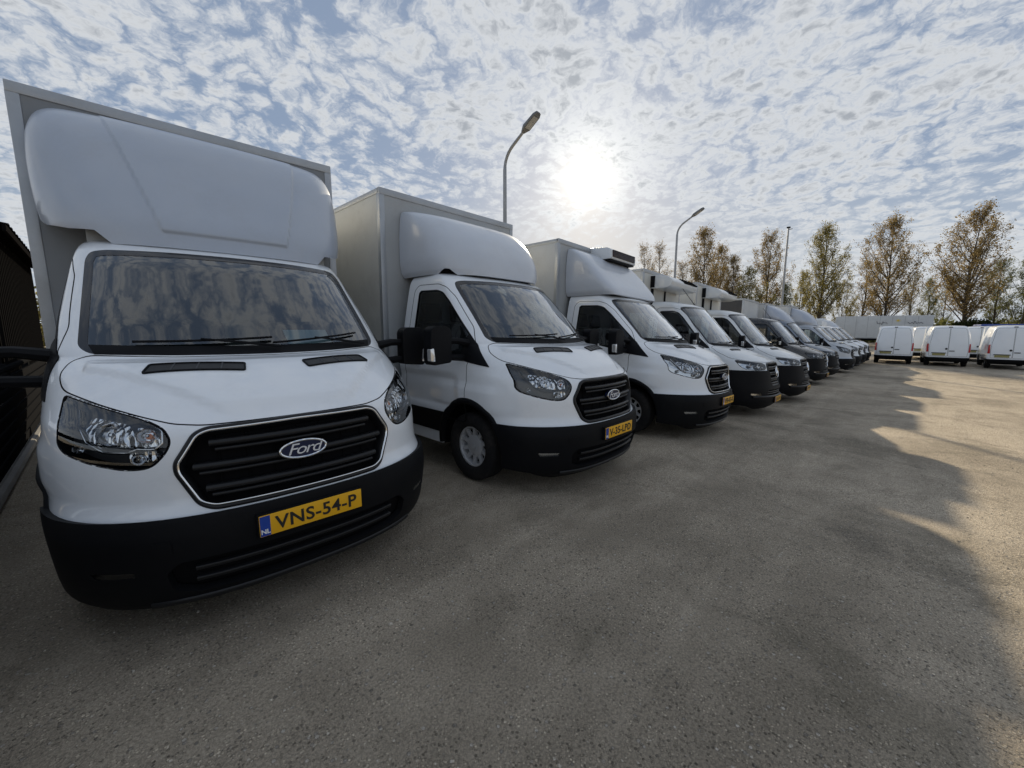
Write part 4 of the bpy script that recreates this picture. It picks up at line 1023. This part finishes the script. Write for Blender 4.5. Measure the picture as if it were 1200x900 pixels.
MB().prism(rounded([(-1.4, .5), (-1.4, 2.25), (-1.2, 2.5), (2.0, 2.5), (2.0, .5)], .1, 3), 0, 5, 'x').build('lorry_body', BLUET, e, .05)
MB().box(-.01, .0, -1.0, 1.6, 1.6, 2.1).build('side_panel', mat('blue_panel', (.03, .12, .45), .4), e, .002); add_wheel(e, .2, .2, .45, -1); add_wheel(e, 4, .2, .45, -1)

# ------------------------------------------------------------------ trees
def leaf_mat(name, ca, cb):
    m = bpy.data.materials.new(name); m.use_nodes = True; t = NT(m.node_tree); t.n.clear()
    p = t.node('ShaderNodeTexCoord').outputs['Object']
    c = t.mix(t.ramp(t.noise(p, 1.3, 4, .7), .35, .65), (*ca, 1), (*cb, 1))
    d = t.node('ShaderNodeBsdfDiffuse', {'Color': c}).outputs[0]; tr = t.node('ShaderNodeBsdfTranslucent', {'Color': c}).outputs[0]
    t.l.new(t.node('ShaderNodeMixShader', {0: .42, 1: d, 2: tr}).outputs[0], t.node('ShaderNodeOutputMaterial').inputs[0]); return m
BARK = mat('bark', (.075, .062, .05), .9, var=.3, vscale=5)
LEAVES = [leaf_mat('russet_young_leaves', (.20, .150, .065), (.31, .235, .11)), leaf_mat('olive_young_leaves', (.18, .16, .055), (.30, .26, .09)), leaf_mat('green_leaves', (.10, .115, .04), (.18, .175, .06))]
def tree_meshes(seed, h, cw, nleaf, lsz, base=.2, limbs=44, fork=1):
    """trunk with up-swept limbs and twigs filling an uneven egg-shaped crown; leaves sit round the twig ends"""
    r = np.random.default_rng(seed); tb = MB(); tips = []
    lean = r.normal(0, .012, 2); bend = r.normal(0, .25, 2)
    def axis(z): t = z/h; return np.array([lean[0]*z+bend[0]*math.sin(t*3.1), lean[1]*z+bend[1]*math.sin(t*2.7), z])
    zs = np.linspace(0, h*.97, 12); tb.tube([tuple(axis(z)) for z in zs], [max(.015, h*.0145*(1-z/h)**.8) for z in zs], 7, False)
    lob = r.random(8)*.5+.75
    for k in range(limbs):
        f = base+(1-base)*((k+r.random())/limbs)**.9; zt = h*min(f+.05, 1.0); t = (zt/h-base)/(1-base)
        a = r.random()*6.283; rad = cw*(math.sin(math.pi*min(1, .07+.91*t))**.75)*(.45+.55*r.random())*lob[int(a/6.284*8)]
        end = axis(min(zt, h))+np.array([math.cos(a)*rad, math.sin(a)*rad, 0])
        z0 = max(h*base*.7, zt-rad*(1.0+.7*r.random())-.4); st_ = axis(z0)
        c1 = st_+(end-st_)*.45+np.array([math.cos(a), math.sin(a), 0])*rad*.15; n = 6
        pts = [(1-q)**2*st_+2*q*(1-q)*c1+q*q*end+r.normal(0, .05, 3)*(0 < i < n) for i, q in enumerate(np.linspace(0, 1, n+1))]
        L = np.linalg.norm(end-st_); r0 = .012+.011*L
        tb.tube([tuple(q) for q in pts], [r0*(1-.8*i/n) for i in range(n+1)], 4, False); tips += pts[4:]
        for j in range(5+int(L*1.6)):
            i = r.integers(2, n+1); q0 = pts[i]; d = (pts[i]-pts[i-1]); d /= np.linalg.norm(d); d = d*.6+r.normal(0, .55, 3)+[0, 0, .35]; d /= np.linalg.norm(d)
            l = .5+1.1*r.random(); q1 = q0+d*l*.5+r.normal(0, .05, 3); q2 = q0+d*l+r.normal(0, .08, 3)
            tb.tube([tuple(q0), tuple(q1), tuple(q2)], [.016, .011, .005], 3, False); tips += [q1, q2, q2]
            for _ in range(2):
                d2 = d*.6+r.normal(0, .6, 3)+[0, 0, .2]; d2 /= np.linalg.norm(d2); q3 = q1+d2*(.3+.5*r.random()); tb.tube([tuple(q1), tuple(q3)], [.009, .004], 3, False); tips += [q3]
    tips = np.array(tips); wgt = r.random(len(tips))**2.0; wgt /= wgt.sum(); idx = r.choice(len(tips), nleaf, p=wgt); c = tips[idx]+r.normal(0, .17, (nleaf, 3))
    nn = r.normal(0, 1, (nleaf, 3)); nn /= np.linalg.norm(nn, axis=1, keepdims=True)
    a = np.cross(nn, r.normal(0, 1, (nleaf, 3))); a /= np.linalg.norm(a, axis=1, keepdims=True); b = np.cross(nn, a)
    sz = (lsz*(.6+.8*r.random(nleaf)))[:, None]
    V = np.stack([c-a*sz, c+b*sz*.6, c+a*sz, c-b*sz*.6], 1).reshape(-1, 3)
    me = bpy.data.meshes.new('crown'); me.from_pydata(V.tolist(), [], np.arange(nleaf*4).reshape(-1, 4).tolist())
    return tb.mesh('trunk', angle=60), me
PROT = [tree_meshes(11, 15, 3.7, 15000, .085, .24, 60), tree_meshes(12, 15, 2.9, 9500, .085, .26, 50), tree_meshes(13, 15, 3.6, 13500, .085, .22, 56), tree_meshes(14, 15, 3.0, 4200, .08, .18, 44), tree_meshes(15, 15, 5.2, 15000, .10, .06, 56), tree_meshes(21, 15, 3.9, 14500, .085, .25, 60)]
def top_h(py, d, px):                          # height over the yard of a thing whose top shows at py
    t = (450-py)/464; return d*math.tan(math.atan(t)-R(8))+1.54+.6
TREES = [  # px, top py, distance, prototype, width factor, leaves, label
    (1131, 243, 52, 0, 1.25, 0, 'largest russet tree, tall behind the middle small van'), (1035, 255, 56, 5, 1.05, 0, 'tall russet tree directly behind the leftmost small van'),
    (957, 265, 58, 0, 1.0, 1, 'tall olive brown tree right beside the pale mast'), (898, 272, 60, 1, 1.05, 0, 'slender russet tree left of the pale mast'),
    (824, 268, 62, 2, 1.1, 0, 'broad bare-twigged tree behind the right lamp post'), (770, 284, 66, 3, 1.0, 0, 'thin bare tree just left of the right lamp post'),
    (748, 286, 66, 3, .9, 0, 'thin bare tree next to the cooling unit of the third truck'), (858, 300, 62, 2, .9, 0, 'low brown tree right of the right lamp post'),
    (874, 314, 55, 4, .9, 1, 'low bushy yellow olive tree above the black cab truck'), (915, 332, 57, 4, .8, 2, 'low green tree left of the mast foot'),
    (1003, 303, 64, 3, 1.1, 0, 'thin bare tree between the tall olive and tall russet trees'), (984, 330, 60, 4, .7, 1, 'low olive tree right of the mast foot'),
    (1068, 318, 64, 3, 1.0, 1, 'thin sparse tree right of the tall russet tree'), (1085, 326, 66, 1, .8, 2, 'small greenish tree left of the largest russet tree'),
    (1166, 304, 60, 1, 1.1, 2, 'greenish tree right of the largest russet tree'), (1197, 298, 56, 4, .9, 2, 'bushy green tree at the right picture edge'), (1108, 330, 70, 3, .9, 2, 'faint thin tree behind the largest russet tree'),
    (793, 306, 68, 3, 1.3, 0, 'hazy bare tree directly behind the right lamp post pole'), (842, 288, 66, 2, .9, 0, 'brown tree filling the gap right of the broad bare-twigged tree'), (935, 318, 66, 4, .8, 1, 'low olive tree directly behind the mast foot')]
for px, py, d, k, wf, lm, lb in TREES:
    x, y = at_px(px, d); e = empty('tree', (x, y, -.62), random.random()*6.28, lb, 'tree', 'trees along the far side of the yard')
    s = top_h(py, d, px)/15.7; wf *= .84/max(s, .45)**.35
    for nm, me, mm in (('trunk', PROT[k][0], BARK), ('crown', PROT[k][1], LEAVES[lm])):
        o = link(nm, me, e, mm); o.scale = (s*wf, s*wf, s)
# undergrowth below the trees, one mass
def undergrowth():
    r = np.random.default_rng(5); C = []
    for px in np.arange(700, 1330, 2.2):
        d = 60+8*r.random(); x, y = at_px(px, d); hh = 1.6+1.5*r.random()+1.0*math.sin(px*.07)
        n = 70; C.append(np.stack([x+r.normal(0, .8, n), y+r.normal(0, .8, n), -.6+hh*r.random(n)], 1))
    c = np.concatenate(C); n = len(c); nn = r.normal(0, 1, (n, 3)); a = np.cross(nn, r.normal(0, 1, (n, 3))); a /= np.linalg.norm(a, axis=1, keepdims=True); b = np.cross(nn/np.linalg.norm(nn, axis=1, keepdims=True), a); sz = (.16+.16*r.random(n))[:, None]
    V = np.stack([c-a*sz, c+b*sz*.7, c+a*sz, c-b*sz*.7], 1).reshape(-1, 3); me = bpy.data.meshes.new('undergrowth'); me.from_pydata(V.tolist(), [], np.arange(n*4).reshape(-1, 4).tolist()); return me
tag(link('undergrowth', undergrowth(), None, LEAVES[2]), 'dark green undergrowth in a strip below the far trees', None, None, 'stuff')
x, y = at_px(1142, 46)
e = empty('bush', (x, y, -.6), 0, 'dark dense round bush behind the gap of the right small vans', 'bush')
def ball_leaves(n, sx, sy, sz_, ls, seed):
    r = np.random.default_rng(seed); c = r.normal(0, 1, (n, 3)); c /= np.linalg.norm(c, axis=1, keepdims=True); c *= (r.random((n, 1))**.25); c = c*[sx, sy, sz_]+[0, 0, sz_]; c = np.abs(c*[1, 1, 1])*np.sign(c)
    c += r.normal(0, .12, (n, 3)); nn = r.normal(0, 1, (n, 3)); a = np.cross(nn, r.normal(0, 1, (n, 3))); a /= np.linalg.norm(a, axis=1, keepdims=True); b = np.cross(nn/np.linalg.norm(nn, axis=1, keepdims=True), a)
    V = np.stack([c-a*ls, c+b*ls*.7, c+a*ls, c-b*ls*.7], 1).reshape(-1, 3); me = bpy.data.meshes.new('foliage'); me.from_pydata(V.tolist(), [], np.arange(n*4).reshape(-1, 4).tolist()); return me
link('foliage', ball_leaves(3500, 2.2, 2.2, 1.6, .14, 3), e, leaf_mat('dark_leaves', (.018, .025, .012), (.035, .045, .018)))
MB().tube([(0, 0, 0), (.1, 0, 1.2), (.3, .1, 2.2)], [.12, .08, .03], 6).build('stem', BARK, e)
e = empty('bush', (-.9, 34, 0), 0, 'pale green bush between the dark shed and the nearest truck', 'bush')
link('foliage', ball_leaves(3000, 1.8, 1.8, 1.9, .12, 4), e, LEAVES[1]); MB().tube([(0, 0, 0), (.1, 0, 1.5), (-.2, .1, 2.8)], [.12, .08, .03], 6).build('stem', BARK, e)
